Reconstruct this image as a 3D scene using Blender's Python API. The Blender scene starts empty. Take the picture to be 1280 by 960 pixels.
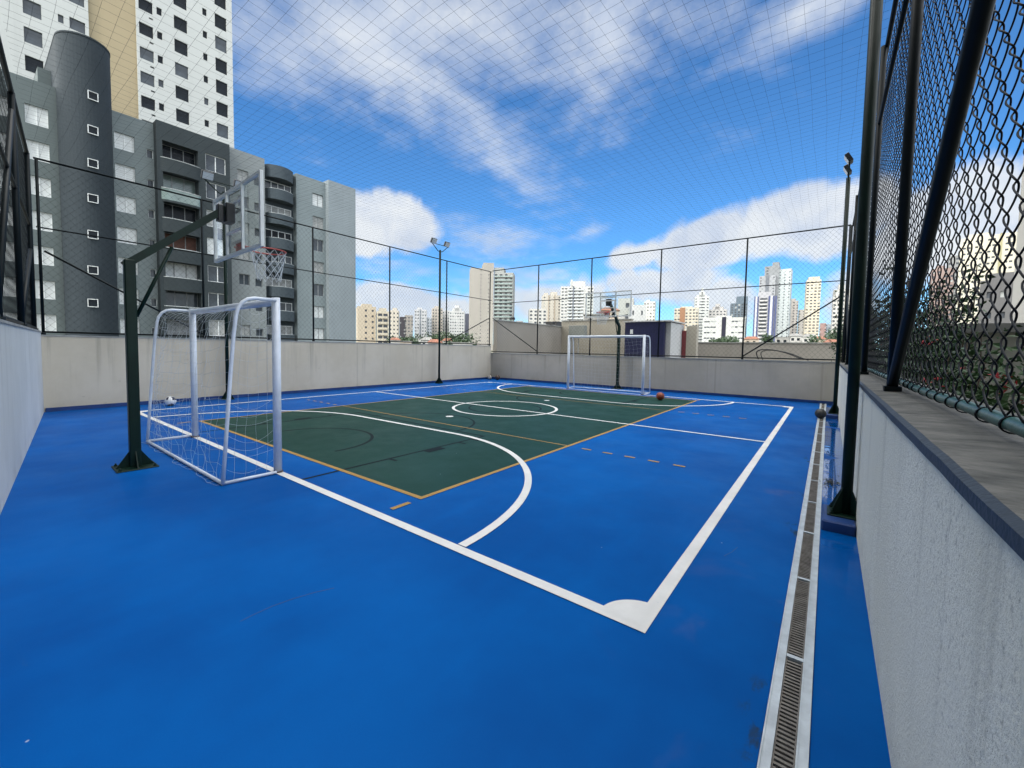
import bpy, math, random
from mathutils import Vector, Matrix
random.seed(7)
R = math.radians
SC = bpy.context.scene
COL = SC.collection
PI = math.pi

# ---------------------------------------------------------------- camera
PITCH, ROLL, YAW, FPX = 0.05294, 0.01742, -0.65014, 519.35
CX, CY, EYE = 640.0, 463.0, 1.5
FWD = Vector((math.sin(YAW)*math.cos(PITCH), math.cos(YAW)*math.cos(PITCH), -math.sin(PITCH)))
_r0 = Vector((math.cos(YAW), -math.sin(YAW), 0)); _u0 = _r0.cross(FWD)
RGT = math.cos(ROLL)*_r0 + math.sin(ROLL)*_u0
UPV = math.cos(ROLL)*_u0 - math.sin(ROLL)*_r0
EYEV = Vector((0, 0, EYE))
def ray(px, py):
    return FWD + RGT*((px-CX)/FPX) - UPV*((py-CY)/FPX)
def onx(px, py, X):
    d = ray(px, py); return EYEV + d*(X/d.x)
def ony(px, py, Y):
    d = ray(px, py); return EYEV + d*(Y/d.y)
cam_d = bpy.data.cameras.new('camera'); cam = bpy.data.objects.new('camera', cam_d); COL.objects.link(cam)
cam.matrix_world = Matrix.Translation(EYEV) @ Matrix((RGT, UPV, -FWD)).transposed().to_4x4()
cam_d.sensor_width = 36; cam_d.lens = FPX/1280*36
cam_d.shift_y = (CY-480)/1280
cam_d.clip_start = 0.05; cam_d.clip_end = 20000
SC.camera = cam

# ---------------------------------------------------------------- objects
def tag(o, label=None, cat=None, group=None, kind=None):
    if label: o['label'] = label
    if cat: o['category'] = cat
    if group: o['group'] = group
    if kind: o['kind'] = kind
    return o
def empty(name, loc=(0, 0, 0), rz=0):
    o = bpy.data.objects.new(name, None); COL.objects.link(o)
    o.location = loc; o.rotation_euler = (0, 0, rz); o.empty_display_size = .2
    return o
def children(o): return [c for c in bpy.data.objects if c.parent == o]
def copy_tree(o, parent=None):
    c = o.copy(); COL.objects.link(c)
    if parent: c.parent = parent
    for ch in children(o): copy_tree(ch, c)
    return c

class MB:
    def __init__(s): s.v = []; s.f = []; s.m = []; s.sm = []
    def face(s, pts, mi=0, smooth=False):
        n = len(s.v); s.v += [tuple(p) for p in pts]; s.f.append(tuple(range(n, n+len(pts)))); s.m.append(mi); s.sm.append(smooth)
    def box(s, x0, x1, y0, y1, z0, z1, mi=0, M=None):
        P = [(x0,y0,z0),(x1,y0,z0),(x1,y1,z0),(x0,y1,z0),(x0,y0,z1),(x1,y0,z1),(x1,y1,z1),(x0,y1,z1)]
        if M is not None: P = [tuple(M @ Vector(p)) for p in P]
        n = len(s.v); s.v += P
        for q in ((0,3,2,1),(4,5,6,7),(0,1,5,4),(1,2,6,5),(2,3,7,6),(3,0,4,7)):
            s.f.append(tuple(n+i for i in q)); s.m.append(mi); s.sm.append(False)
    def bbox(s, x0, x1, y0, y1, z0, z1, b=.004, mi=0, M=None):
        """box with chamfered vertical and top edges"""
        ring = [(x0+b,y0),(x1-b,y0),(x1,y0+b),(x1,y1-b),(x1-b,y1),(x0+b,y1),(x0,y1-b),(x0,y0+b)]
        ins = [(x0+b,y0+b)]*1
        def inset(p):
            return (min(max(p[0], x0+b), x1-b), min(max(p[1], y0+b), y1-b))
        L = [[(x, y, z0) for x, y in ring], [(x, y, z1-b) for x, y in ring], [(*inset(p), z1) for p in ring]]
        if M is not None: L = [[tuple(M @ Vector(p)) for p in l] for l in L]
        n = len(s.v)
        for l in L: s.v += l
        for a in range(2):
            for i in range(8):
                j = (i+1) % 8
                s.f.append((n+a*8+i, n+a*8+j, n+a*8+8+j, n+a*8+8+i)); s.m.append(mi); s.sm.append(False)
        s.f.append(tuple(n+16+i for i in range(8))); s.m.append(mi); s.sm.append(False)
        s.f.append(tuple(n+7-i for i in range(8))); s.m.append(mi); s.sm.append(False)
    def tube(s, path, r, n=6, caps=True, mi=0, rot=0.0, smooth=True):
        pts = [Vector(p) for p in path]
        rs = r if isinstance(r, (list, tuple)) else [r]*len(pts)
        t0 = (pts[1]-pts[0]).normalized()
        up = Vector((0, 0, 1)) if abs(t0.z) < .9 else Vector((0, 1, 0))
        a = t0.cross(up).normalized()
        base = len(s.v)
        for i, p in enumerate(pts):
            if i == 0: t = pts[1]-pts[0]
            elif i == len(pts)-1: t = pts[-1]-pts[-2]
            else: t = (pts[i+1]-pts[i]).normalized()+(pts[i]-pts[i-1]).normalized()
            if t.length < 1e-9: t = t0
            t = t.normalized()
            a = (a - t*a.dot(t)); a = a.normalized() if a.length > 1e-9 else t.orthogonal().normalized()
            b = t.cross(a)
            for k in range(n):
                w = 2*PI*k/n+rot
                s.v.append(tuple(p + a*(math.cos(w)*rs[i]) + b*(math.sin(w)*rs[i])))
        for i in range(len(pts)-1):
            for k in range(n):
                k2 = (k+1) % n
                s.f.append((base+i*n+k, base+(i+1)*n+k, base+(i+1)*n+k2, base+i*n+k2)); s.m.append(mi); s.sm.append(smooth)
        if caps:
            s.f.append(tuple(base+k for k in range(n))); s.m.append(mi); s.sm.append(False)
            e = base+(len(pts)-1)*n
            s.f.append(tuple(e+n-1-k for k in range(n))); s.m.append(mi); s.sm.append(False)
    def prism(s, poly, z0, z1, mi=0, M=None):
        A = [Vector((x, y, z0)) for x, y in poly]; B = [Vector((x, y, z1)) for x, y in poly]
        if M is not None: A = [M @ p for p in A]; B = [M @ p for p in B]
        n = len(s.v); k = len(poly); s.v += [tuple(p) for p in A+B]
        s.f.append(tuple(n+k-1-i for i in range(k))); s.m.append(mi); s.sm.append(False)
        s.f.append(tuple(n+k+i for i in range(k))); s.m.append(mi); s.sm.append(False)
        for i in range(k):
            j = (i+1) % k
            s.f.append((n+i, n+j, n+k+j, n+k+i)); s.m.append(mi); s.sm.append(False)
    def band(s, pts, w, z, mi=0):
        """flat painted line of width w along pts (2D) at height z"""
        P = [Vector((p[0], p[1])) for p in pts]; L = []; Rr = []
        for i, p in enumerate(P):
            t = (P[min(i+1, len(P)-1)]-P[max(i-1, 0)]).normalized(); nn = Vector((-t.y, t.x))*(w/2)
            L.append(p+nn); Rr.append(p-nn)
        for i in range(len(P)-1):
            s.face([(Rr[i].x, Rr[i].y, z), (Rr[i+1].x, Rr[i+1].y, z), (L[i+1].x, L[i+1].y, z), (L[i].x, L[i].y, z)], mi)
    def build(s, name, mats, parent=None, loc=None):
        me = bpy.data.meshes.new(name); me.from_pydata(s.v, [], s.f)
        if not isinstance(mats, (list, tuple)): mats = [mats]
        for m in mats: me.materials.append(m)
        me.polygons.foreach_set('material_index', s.m); me.polygons.foreach_set('use_smooth', s.sm)
        me.update()
        o = bpy.data.objects.new(name, me); COL.objects.link(o)
        if parent: o.parent = parent
        if loc: o.location = loc
        return o

# ---------------------------------------------------------------- materials
def mat(name, col, rough=.6, metal=0.0, var=.0, vscale=3.0, col2=None, bump=0.0, bscale=60.0, spec=.5, detail=4.0, stretch=(1,1,1), coat=0.0):
    m = bpy.data.materials.new(name); m.use_nodes = True
    nt = m.node_tree; b = nt.nodes['Principled BSDF']
    b.inputs['Roughness'].default_value = rough; b.inputs['Metallic'].default_value = metal
    b.inputs['Specular IOR Level'].default_value = spec; b.inputs['Coat Weight'].default_value = coat
    c = (*col, 1)
    tc = nt.nodes.new('ShaderNodeTexCoord')
    mp = nt.nodes.new('ShaderNodeMapping'); mp.inputs['Scale'].default_value = stretch
    nt.links.new(tc.outputs['Object'], mp.inputs[0])
    n = nt.nodes.new('ShaderNodeTexNoise'); n.inputs['Scale'].default_value = vscale; n.inputs['Detail'].default_value = detail
    n.inputs['Roughness'].default_value = .6
    nt.links.new(mp.outputs[0], n.inputs['Vector'])
    if col2 is None: col2 = tuple(x*(1-var) for x in col)
    r = nt.nodes.new('ShaderNodeValToRGB'); e = r.color_ramp.elements
    e[0].position = .32; e[1].position = .68; e[0].color = (*col2, 1); e[1].color = c
    nt.links.new(n.outputs[0], r.inputs[0]); nt.links.new(r.outputs[0], b.inputs['Base Color'])
    if bump:
        n2 = nt.nodes.new('ShaderNodeTexNoise'); n2.inputs['Scale'].default_value = bscale; n2.inputs['Detail'].default_value = 5
        nt.links.new(tc.outputs['Object'], n2.inputs['Vector'])
        bp = nt.nodes.new('ShaderNodeBump'); bp.inputs['Strength'].default_value = bump; bp.inputs['Distance'].default_value = .01
        nt.links.new(n2.outputs[0], bp.inputs['Height']); nt.links.new(bp.outputs[0], b.inputs['Normal'])
    return m
def N(nt, t, **kw):
    n = nt.nodes.new(t)
    for k, v in kw.items(): setattr(n, k, v)
    return n
def math_n(nt, op, a, b=None, clamp=False):
    n = nt.nodes.new('ShaderNodeMath'); n.operation = op; n.use_clamp = clamp
    for i, x in enumerate((a, b)):
        if x is None: continue
        if isinstance(x, (int, float)): n.inputs[i].default_value = x
        else: nt.links.new(x, n.inputs[i])
    return n.outputs[0]
def mix_c(nt, fac, a, b):
    n = nt.nodes.new('ShaderNodeMix'); n.data_type = 'RGBA'
    for i, x in ((0, fac), (6, a), (7, b)):
        if isinstance(x, (int, float)): n.inputs[i].default_value = x
        elif isinstance(x, tuple): n.inputs[i].default_value = (*x, 1)
        else: nt.links.new(x, n.inputs[i])
    return n.outputs[2]
def noise(nt, vec, scale, detail=4, rough=.55, dist=0.0):
    n = nt.nodes.new('ShaderNodeTexNoise'); n.inputs['Scale'].default_value = scale; n.inputs['Detail'].default_value = detail
    n.inputs['Roughness'].default_value = rough; n.inputs['Distortion'].default_value = dist
    if vec is not None: nt.links.new(vec, n.inputs['Vector'])
    return n.outputs[0]
def ramp(nt, x, a, b):
    n = nt.nodes.new('ShaderNodeMapRange'); n.interpolation_type = 'SMOOTHSTEP'
    nt.links.new(x, n.inputs[0]); n.inputs[1].default_value = a; n.inputs[2].default_value = b
    return n.outputs[0]
def objcoord(nt, scale=(1, 1, 1)):
    tc = nt.nodes.new('ShaderNodeTexCoord'); mp = nt.nodes.new('ShaderNodeMapping'); mp.inputs['Scale'].default_value = scale
    nt.links.new(tc.outputs['Object'], mp.inputs[0]); return mp.outputs[0]

def floor_mat(name, c1, c2, wet=False):
    """rolled acrylic court paint: faint roller patches, dust, scuffs, dried puddle rings"""
    m = bpy.data.materials.new(name); m.use_nodes = True; nt = m.node_tree; b = nt.nodes['Principled BSDF']
    v = objcoord(nt)
    big = ramp(nt, noise(nt, v, .55, 5, .6), .35, .7)
    col = mix_c(nt, big, c1, c2)
    roll = noise(nt, objcoord(nt, (1, .18, 1)), 2.6, 3, .5)
    col = mix_c(nt, math_n(nt, 'MULTIPLY', ramp(nt, roll, .5, .75), .22), col, tuple(min(1, x*1.2) for x in c2))
    dust = ramp(nt, noise(nt, v, 38, 6, .7), .62, .8)
    col = mix_c(nt, math_n(nt, 'MULTIPLY', dust, .035), col, (.10, .17, .24))
    # small pale specks
    vo = nt.nodes.new('ShaderNodeTexVoronoi'); vo.inputs['Scale'].default_value = 2.6; nt.links.new(v, vo.inputs['Vector'])
    sp = ramp(nt, vo.outputs['Distance'], .020, .008)
    col = mix_c(nt, math_n(nt, 'MULTIPLY', sp, .55), col, (.5, .55, .6))
    grit = ramp(nt, noise(nt, v, 120, 5, .8), .30, .75)
    col = mix_c(nt, math_n(nt, 'MULTIPLY', grit, .10), col, tuple(x*.55 for x in c1))
    scf = math_n(nt, 'MULTIPLY', ramp(nt, noise(nt, objcoord(nt, (.9, 2.6, 1)), 3.4, 6, .7, 1.4), .66, .74), ramp(nt, noise(nt, v, .9, 2), .5, .62))
    col = mix_c(nt, math_n(nt, 'MULTIPLY', scf, .16), col, (.06, .10, .15))
    rr = math_n(nt, 'ADD', math_n(nt, 'MULTIPLY', noise(nt, v, 1.7, 5, .65), .34), .27)
    if wet:
        sx = nt.nodes.new('ShaderNodeSeparateXYZ'); nt.links.new(v, sx.inputs[0])
        near = ramp(nt, sx.outputs[0], -1.1, -.3)
        stain = math_n(nt, 'MULTIPLY', ramp(nt, noise(nt, v, 1.3, 4, .6, .6), .56, .70), near)
        col = mix_c(nt, math_n(nt, 'MULTIPLY', stain, .13), col, (.17, .13, .15))
        ring = math_n(nt, 'MULTIPLY', ramp(nt, noise(nt, objcoord(nt, (1, .5, 1)), 9, 5, .7), .50, .66), ramp(nt, sx.outputs[0], -.27, -.15))
        edge = math_n(nt, 'MULTIPLY', ring, ramp(nt, sx.outputs[0], -.12, -.15))
        patch = ramp(nt, noise(nt, objcoord(nt, (.3, 1, 1)), .9, 2, .5), .50, .58)
        col = mix_c(nt, math_n(nt, 'MULTIPLY', math_n(nt, 'MULTIPLY', edge, patch), .85), col, (.02, .035, .045))
        strip = math_n(nt, 'MULTIPLY', ramp(nt, sx.outputs[0], -.02, .03), ramp(nt, sx.outputs[1], 3.0, 5.2))
        wetm = math_n(nt, 'MULTIPLY', strip, ramp(nt, noise(nt, v, 1.1, 3, .5), .36, .5))
        rr = math_n(nt, 'MULTIPLY', rr, math_n(nt, 'SUBTRACT', 1.0, math_n(nt, 'MULTIPLY', wetm, .93)))
        nt.links.new(wetm, b.inputs['Coat Weight']); b.inputs['Coat Roughness'].default_value = .02
    nt.links.new(col, b.inputs['Base Color']); nt.links.new(rr, b.inputs['Roughness'])
    b.inputs['Specular IOR Level'].default_value = .035
    bp = nt.nodes.new('ShaderNodeBump'); bp.inputs['Strength'].default_value = .09; bp.inputs['Distance'].default_value = .004
    nt.links.new(noise(nt, v, 210, 4, .6), bp.inputs['Height']); nt.links.new(bp.outputs[0], b.inputs['Normal'])
    return m

def wall_mat(name, c1, c2, streak=.5, bump=.25, bscale=90, axis='x', joints=0):
    """painted render: cloudy patches, vertical rain streaks under the coping, scuffs"""
    m = bpy.data.materials.new(name); m.use_nodes = True; nt = m.node_tree; b = nt.nodes['Principled BSDF']
    v = objcoord(nt)
    col = mix_c(nt, ramp(nt, noise(nt, v, .8, 6, .65), .33, .7), c1, c2)
    st = ramp(nt, noise(nt, objcoord(nt, (5.5, 5.5, .22)), 1.0, 5, .65), .52, .74)
    sx = nt.nodes.new('ShaderNodeSeparateXYZ'); nt.links.new(v, sx.inputs[0])
    hi = ramp(nt, sx.outputs[2], -.2, 1.5)
    col = mix_c(nt, math_n(nt, 'MULTIPLY', math_n(nt, 'MULTIPLY', st, hi), streak), col, tuple(x*.52 for x in c1))
    sc = ramp(nt, noise(nt, v, 5.2, 6, .7, .4), .64, .74)
    col = mix_c(nt, math_n(nt, 'MULTIPLY', sc, .34), col, tuple(x*.45 for x in c1))
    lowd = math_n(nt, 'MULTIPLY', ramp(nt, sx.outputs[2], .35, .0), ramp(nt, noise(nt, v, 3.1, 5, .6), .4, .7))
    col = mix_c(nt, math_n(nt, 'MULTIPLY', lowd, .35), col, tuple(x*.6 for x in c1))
    if joints:
        s = sx.outputs[0 if axis == 'x' else 1]
        fr = math_n(nt, 'FRACT', math_n(nt, 'MULTIPLY', s, 1.0/joints))
        ln = ramp(nt, math_n(nt, 'ABSOLUTE', math_n(nt, 'SUBTRACT', fr, .5)), .013, .004)
        col = mix_c(nt, math_n(nt, 'MULTIPLY', ln, .32), col, tuple(x*.6 for x in c1))
    if bump > .5:
        pit = math_n(nt, 'MULTIPLY', ramp(nt, noise(nt, objcoord(nt, (1, 1, .85)), 42, 6, .78), .52, .66), ramp(nt, noise(nt, v, 1.6, 3), .4, .6))
        col = mix_c(nt, math_n(nt, 'MULTIPLY', pit, .62), col, tuple(x*.35 for x in c1))
    nt.links.new(col, b.inputs['Base Color']); b.inputs['Roughness'].default_value = .88; b.inputs['Specular IOR Level'].default_value = .25
    bp = nt.nodes.new('ShaderNodeBump'); bp.inputs['Strength'].default_value = bump; bp.inputs['Distance'].default_value = .008
    h = math_n(nt, 'ADD', noise(nt, v, bscale, 5, .7), math_n(nt, 'MULTIPLY', noise(nt, v, 5, 3, .5), .7))
    nt.links.new(h, bp.inputs['Height']); nt.links.new(bp.outputs[0], b.inputs['Normal'])
    return m

def glass_mat(name, tint=(1, 1, 1), refl=1.0, ior=1.45, dirt=.0):
    m = bpy.data.materials.new(name); m.use_nodes = True; nt = m.node_tree; nt.nodes.remove(nt.nodes['Principled BSDF'])
    out = nt.nodes['Material Output']
    t = N(nt, 'ShaderNodeBsdfTransparent'); t.inputs[0].default_value = (*tint, 1)
    g = N(nt, 'ShaderNodeBsdfGlossy'); g.inputs['Roughness'].default_value = .03
    f = N(nt, 'ShaderNodeFresnel'); f.inputs[0].default_value = ior
    mx = N(nt, 'ShaderNodeMixShader'); ge = N(nt, 'ShaderNodeNewGeometry'); nt.links.new(math_n(nt, 'MULTIPLY', f.outputs[0], math_n(nt, 'SUBTRACT', 1.0, ge.outputs['Backfacing'])), mx.inputs[0]); nt.links.new(t.outputs[0], mx.inputs[1]); nt.links.new(g.outputs[0], mx.inputs[2])
    last = mx.outputs[0]
    if dirt:
        d = N(nt, 'ShaderNodeBsdfDiffuse'); d.inputs[0].default_value = (.55, .57, .56, 1)
        m2 = N(nt, 'ShaderNodeMixShader')
        k = math_n(nt, 'MULTIPLY', ramp(nt, noise(nt, objcoord(nt), 4, 5, .7), .3, .8), dirt)
        nt.links.new(k, m2.inputs[0]); nt.links.new(last, m2.inputs[1]); nt.links.new(d.outputs[0], m2.inputs[2]); last = m2.outputs[0]
    nt.links.new(last, out.inputs[0])
    return m

M = {}
M['blue'] = floor_mat('blue court paint', (.0, .064, .27), (.0, .094, .36), wet=True)
M['green'] = floor_mat('green court paint', (.012, .043, .034), (.016, .051, .041))
def paint_mat(name, col, worn, amount=.5):
    m = bpy.data.materials.new(name); m.use_nodes = True; nt = m.node_tree; b = nt.nodes['Principled BSDF']; v = objcoord(nt)
    c = mix_c(nt, ramp(nt, noise(nt, v, 2.2, 6, .65), .35, .7), tuple(x*.86 for x in col), col)
    c = mix_c(nt, math_n(nt, 'MULTIPLY', ramp(nt, noise(nt, v, 30, 7, .75), .60, .74), amount), c, worn)
    c = mix_c(nt, math_n(nt, 'MULTIPLY', ramp(nt, noise(nt, objcoord(nt, (1, 6, 1)), 6, 5, .7, .8), .66, .72), amount*.7), c, tuple(x*.55 for x in col))
    nt.links.new(c, b.inputs['Base Color']); b.inputs['Roughness'].default_value = .55; b.inputs['Specular IOR Level'].default_value = .12
    return m
M['line_white'] = paint_mat('white line paint', (.68, .68, .67), (.30, .36, .45), .45)
M['line_tan'] = paint_mat('tan line paint', (.37, .225, .07), (.12, .14, .15), .5)
M['line_black'] = mat('black line paint', (.0035, .010, .011), .6, var=.2, vscale=9, spec=.08)
M['kerb'] = mat('dark blue kerb paint', (.006, .045, .19), .5, var=.4, vscale=4)
M['wallF'] = wall_mat('render beige far', (.40, .372, .312), (.47, .437, .37), .55, axis='x', joints=2.95)
M['wallL'] = wall_mat('render beige long', (.525, .475, .372), (.595, .545, .44), .5, axis='y', joints=2.95)
M['wallN'] = wall_mat('render pale near', (.53, .555, .54), (.61, .635, .62), .4)
M['wallR'] = wall_mat('rough render grey', (.71, .70, .59), (.82, .81, .70), .6, bump=.9, bscale=75)
M['cope'] = mat('weathered coping', (.15, .147, .135), .75, spec=.3, col2=(.05, .052, .048), vscale=7, detail=9, bump=.8, bscale=38, stretch=(1, 1.6, 1))
M['cope_edge'] = mat('coping edge paint', (.02, .033, .05), .6, var=.4, vscale=8, bump=.3, bscale=60)
M['cope_pale'] = mat('pale coping', (.36, .37, .35), .8, var=.4, vscale=3, bump=.3)
M['green_metal'] = mat('dark green enamel', (.003, .019, .012), .45, spec=.22, var=.35, vscale=6)
M['fence_metal'] = mat('fence green tube', (.002, .007, .009), .5, spec=.2, var=.3, vscale=5)
M['pipe_green'] = mat('worn green pipe', (.028, .105, .092), .38, var=.45, vscale=9, bump=.15)
M['wire'] = mat('green plastic wire', (.002, .004, .007), .55, spec=.18)
M['wire_far'] = mat('green plastic wire far', (.006, .014, .017), .55, spec=.2)
M['net_dark'] = mat('nylon netting', (.035, .05, .06), .7)
M['white_metal'] = mat('white enamel tube', (.70, .76, .84), .32, var=.16, vscale=7)
M['net_white'] = mat('white nylon cord', (.55, .60, .64), .8, var=.15)
M['alu'] = mat('aluminium frame', (.74, .77, .76), .42, metal=.0, var=.15, vscale=8)
M['black_metal'] = mat('black steel', (.012, .014, .016), .45, var=.3)
M['rim_red'] = mat('red hoop enamel', (.42, .06, .05), .45, var=.3, vscale=12)
M['acrylic'] = glass_mat('clear acrylic', (.96, .98, .975))
M['grate'] = mat('rusty grate', (.20, .185, .165), .75, col2=(.10, .088, .078), vscale=14, bump=.4)
M['drain_frame'] = mat('drain frame metal', (.56, .61, .64), .45, metal=.2, var=.25, vscale=10, bump=.2)
M['void'] = mat('drain bottom', (.012, .012, .012), .9)
M['steel'] = mat('galvanised steel', (.42, .43, .44), .45, metal=.6, var=.25, vscale=12)
M['lamp_glass'] = mat('lamp glass', (.55, .60, .62), .15, var=.1)
SKY_SAT, SKY_VAL, EXPO = 1.25, 1.0, 0.0
# ================================================================ setting: court floor and markings
def struct(o): o['kind'] = 'structure'; return o
XL0, XL1, YF, XR = -12.98, -13.2, 15.62, .25            # wall faces
def xl(y): return XL0 + (XL1-XL0)*(y-.95)/(YF-.95)
def yn(x): return .95 - (x+12.98)*.1104                 # near wall line
b = MB()
b.prism([(.60, -1.4), (.60, 16.1), (-13.6, 16.1), (-13.6, 1.3), (-13.6, -1.4)], -.35, 0)
# the drain slot is cut by building the slab in two pieces
b = MB()
def slab(poly): b.prism(poly, -.35, 0)
slab([(-.14, -1.4), (-.14, 16.0), (-13.5, 16.0), (-13.5, -1.4)])
slab([(.60, -1.4), (.60, 16.0), (.012, 16.0), (.012, -1.4)])
b.box(-.14, .012, -1.4, 16.0, -.35, -.11)
struct(b.build('court_floor', M['blue']))
G0, G1, GX0, GX1 = 2.69, 13.50, -9.555, -3.15
b = MB(); b.face([(GX0, G0, .0012), (GX1, G0, .0012), (GX1, G1, .0012), (GX0, G1, .0012)])
struct(b.build('green_playing_area', M['green']))
def arc(cx, cy, r, a0, a1, n=40): return [(cx+r*math.cos(R(a0+(a1-a0)*i/n)), cy+r*math.sin(R(a0+(a1-a0)*i/n))) for i in range(n+1)]
TXR, TXL, GY0, GY1, HY = -.748, -11.79, 2.175, 13.91, 8.105
# black basketball lines (lowest sheet)
b = MB(); z = .0020
def key_end(fy, s):
    def Y(d): return fy + s*d
    for x in (-4.6, -8.35): b.band([(x, Y(.02)), (x, Y(3.115))], .045, z)
    b.band([(-4.58, Y(3.115)), (-8.37, Y(3.115))], .045, z+.0005)
    b.band([(-6.475+1.22*math.cos(R(a)), Y(3.115+1.22*math.sin(R(a)))) for a in range(0, 181, 5)], .045, z)
    b.band([(-6.475+.98*math.cos(R(a)), Y(1.03+.98*math.sin(R(a)))) for a in range(-5, 186, 5)], .05, z)
    for sx, x in ((1, -4.6), (-1, -8.35)):
        b.band([(x+sx*.075, Y(1.77)), (x+sx*.075, Y(2.09))], .15, z+.0007)
        for d in (1.2, 2.5, 2.8): b.band([(x+sx*.02, Y(d)), (x+sx*.16, Y(d))], .05, z+.0011)
key_end(GY0, 1); key_end(GY1, -1)
b.band(arc(-6.42, 8.18, .90, 0, 360, 60), .045, z)
struct(b.build('black_court_lines', M['line_black']))
# tan volleyball lines
b = MB(); z = .0040; w = .055
b.band([(GX1, G0-w/2), (GX1, G1+w/2)], w, z); b.band([(GX0, G0-w/2), (GX0, G1+w/2)], w, z)
for y in (G0, G1): b.band([(GX0+w/2, y), (GX1-w/2, y)], w, z)
for y in (5.625, 10.66): b.band([(GX0+w/2, y), (GX1-w/2, y)], .032, z)
for y in (5.615, 10.66):
    for k in range(5):
        b.band([(-2.835+k*.336-.075, y), (-2.835+k*.336+.075, y)], .05, z)
        b.band([(GX0-.32-k*.336-.075, y), (GX0-.32-k*.336+.075, y)], .05, z)
for x in (-3.14, -9.56):
    b.band([(x, 2.33), (x, 2.54)], .055, z); b.band([(x, 13.66), (x, 13.87)], .055, z)
struct(b.build('tan_court_lines', M['line_tan']))
# white futsal lines
b = MB(); z = .0050; w = .083
b.band([(TXR, GY0-w/2), (TXR, GY1+w/2)], w, z); b.band([(TXL, GY0-w/2), (TXL, GY1+w/2)], w, z)
for y in (GY0, GY1): b.band([(TXL+w/2, y), (TXR-w/2, y)], w, z)
b.band([(TXL+w/2, HY), (TXR-w/2, HY)], .07, z)
b.band(arc(-6.42, 8.18, 1.29, 0, 360, 96), .07, z+.0008)
rr = 2.93
b.band(arc(-5.07, GY0, rr, 1, 90) + arc(-7.80, GY0, rr-.07, 90, 179), .08, z+.0008)
rr = 2.72
b.band(arc(-4.92, GY1, rr, -1, -90) + arc(-7.82, GY1, rr, -90, -179), .08, z+.0008)
for sx, sy, x, y in ((-1, 1, TXR, GY0), (1, 1, TXL, GY0), (-1, -1, TXR, GY1), (1, -1, TXL, GY1)):
    q = arc(0, 0, .235, 0, 90, 14)
    b.face([(x+sx*.0, y+sy*.0, z+.0014)] + [(x+sx*px_, y+sy*py_, z+.0014) for px_, py_ in q])
for y in (6.31, 10.22):
    b.face([(px_, py_, z) for px_, py_ in arc(-6.475, y, .085, 0, 360, 24)[:-1]])
struct(b.build('white_court_lines', M['line_white']))
# scuff marks on the near blue paint
b = MB()
def gpt(px, py): d = ray(px, py); q = EYEV + d*(-EYE/d.z); return (q.x, q.y)
b.band([gpt(*p) for p in ((300, 777), (318, 768), (340, 758), (365, 749), (392, 741), (418, 735))], .006, .0009)
b.band([gpt(*p) for p in ((905, 695), (915, 690), (922, 684))], .004, .0009)
struct(b.build('floor_scuffs', M['kerb']))
# painted kerb along the foot of the long and far walls
b = MB()
b.prism([(xl(.97)+.001, .97), (xl(.97)+.05, .97), (xl(YF)+.05, YF-.05), (xl(YF)+.001, YF-.05)], .001, .085)
b.prism([(xl(YF)+.002, YF-.049), (XR-.002, YF-.049), (XR-.002, YF-.001), (xl(YF)+.002, YF-.001)], .001, .085)
struct(b.build('kerb', M['kerb']))

# ================================================================ parapet walls
def parapet(name, label, poly, h, m, cope_poly, cope_m, ct=.045, edge_m=None):
    e = empty(name, (poly[0][0], poly[0][1], 0)); tag(e, label, 'wall')
    off = Vector((poly[0][0], poly[0][1], 0))
    b = MB(); b.prism([(x-off.x, y-off.y) for x, y in poly], -.34, h-ct); b.build('wall_body', m, e)
    b = MB(); b.prism([(x-off.x, y-off.y) for x, y in cope_poly], h-ct, h); b.build('coping', cope_m, e)
    return e
T = .2
parapet('parapet_wall', 'long beige rendered wall behind the near goal, under the grey apartment block',
        [(xl(.9), .9), (xl(YF), YF), (xl(YF)-T, YF), (xl(.9)-T, .9)], 1.615, M['wallL'],
        [(xl(.9)+.012, .9), (xl(YF)+.012, YF), (xl(YF)-T-.01, YF), (xl(.9)-T-.01, .9)], M['cope_pale'], .03)
parapet('parapet_wall', 'stained greyish beige wall behind the far goal, at the far end of the court',
        [(xl(YF)-T, YF+.001), (XR+.40, YF+.001), (XR+.40, YF+T), (xl(YF)-T, YF+T)], 1.265, M['wallF'],
        [(xl(YF)-.002, YF-.012), (XR+.40, YF-.012), (XR+.40, YF+T+.01), (xl(YF)-.002, YF+T+.01)], M['cope_pale'], .03)
x0, x1 = -13.2, .9
parapet('parapet_wall', 'pale grey rendered wall at the left edge of the photo, meeting the long beige wall',
        [(x0, yn(x0)), (x0, yn(x0)-T), (x1, yn(x1)-T), (x1, yn(x1))], 1.69, M['wallN'],
        [(x0, yn(x0)+.012), (x0, yn(x0)-T), (x1, yn(x1)-T), (x1, yn(x1)+.012)], M['cope_pale'], .03)
w = empty('parapet_wall', (XR, 0, 0)); tag(w, 'rough grey wall close on the right with a weathered ledge along its top', 'wall')
b = MB(); nseg = 60
for i in range(1):
    b.box(0, .36, yn(XR)+.002, YF-.002, -.34, 1.205)
b.build('wall_body', M['wallR'], w)
b = MB()
ys = [yn(XR)+.002 + (YF-.004-yn(XR))*i/80 for i in range(81)]
rnd = random.Random(3); jit = [rnd.uniform(-.0015, .0015) for _ in ys]
def strip(pa, pb, mi):
    for i in range(80): b.face([pa(i), pb(i), pb(i+1), pa(i+1)], mi)
e = lambda i: -.012+jit[i]
strip(lambda i: (e(i), ys[i], 1.205), lambda i: (e(i), ys[i], 1.235+jit[i]*.5), 1)
strip(lambda i: (e(i), ys[i], 1.235+jit[i]*.5), lambda i: (.004+jit[i], ys[i], 1.245), 1)
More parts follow.
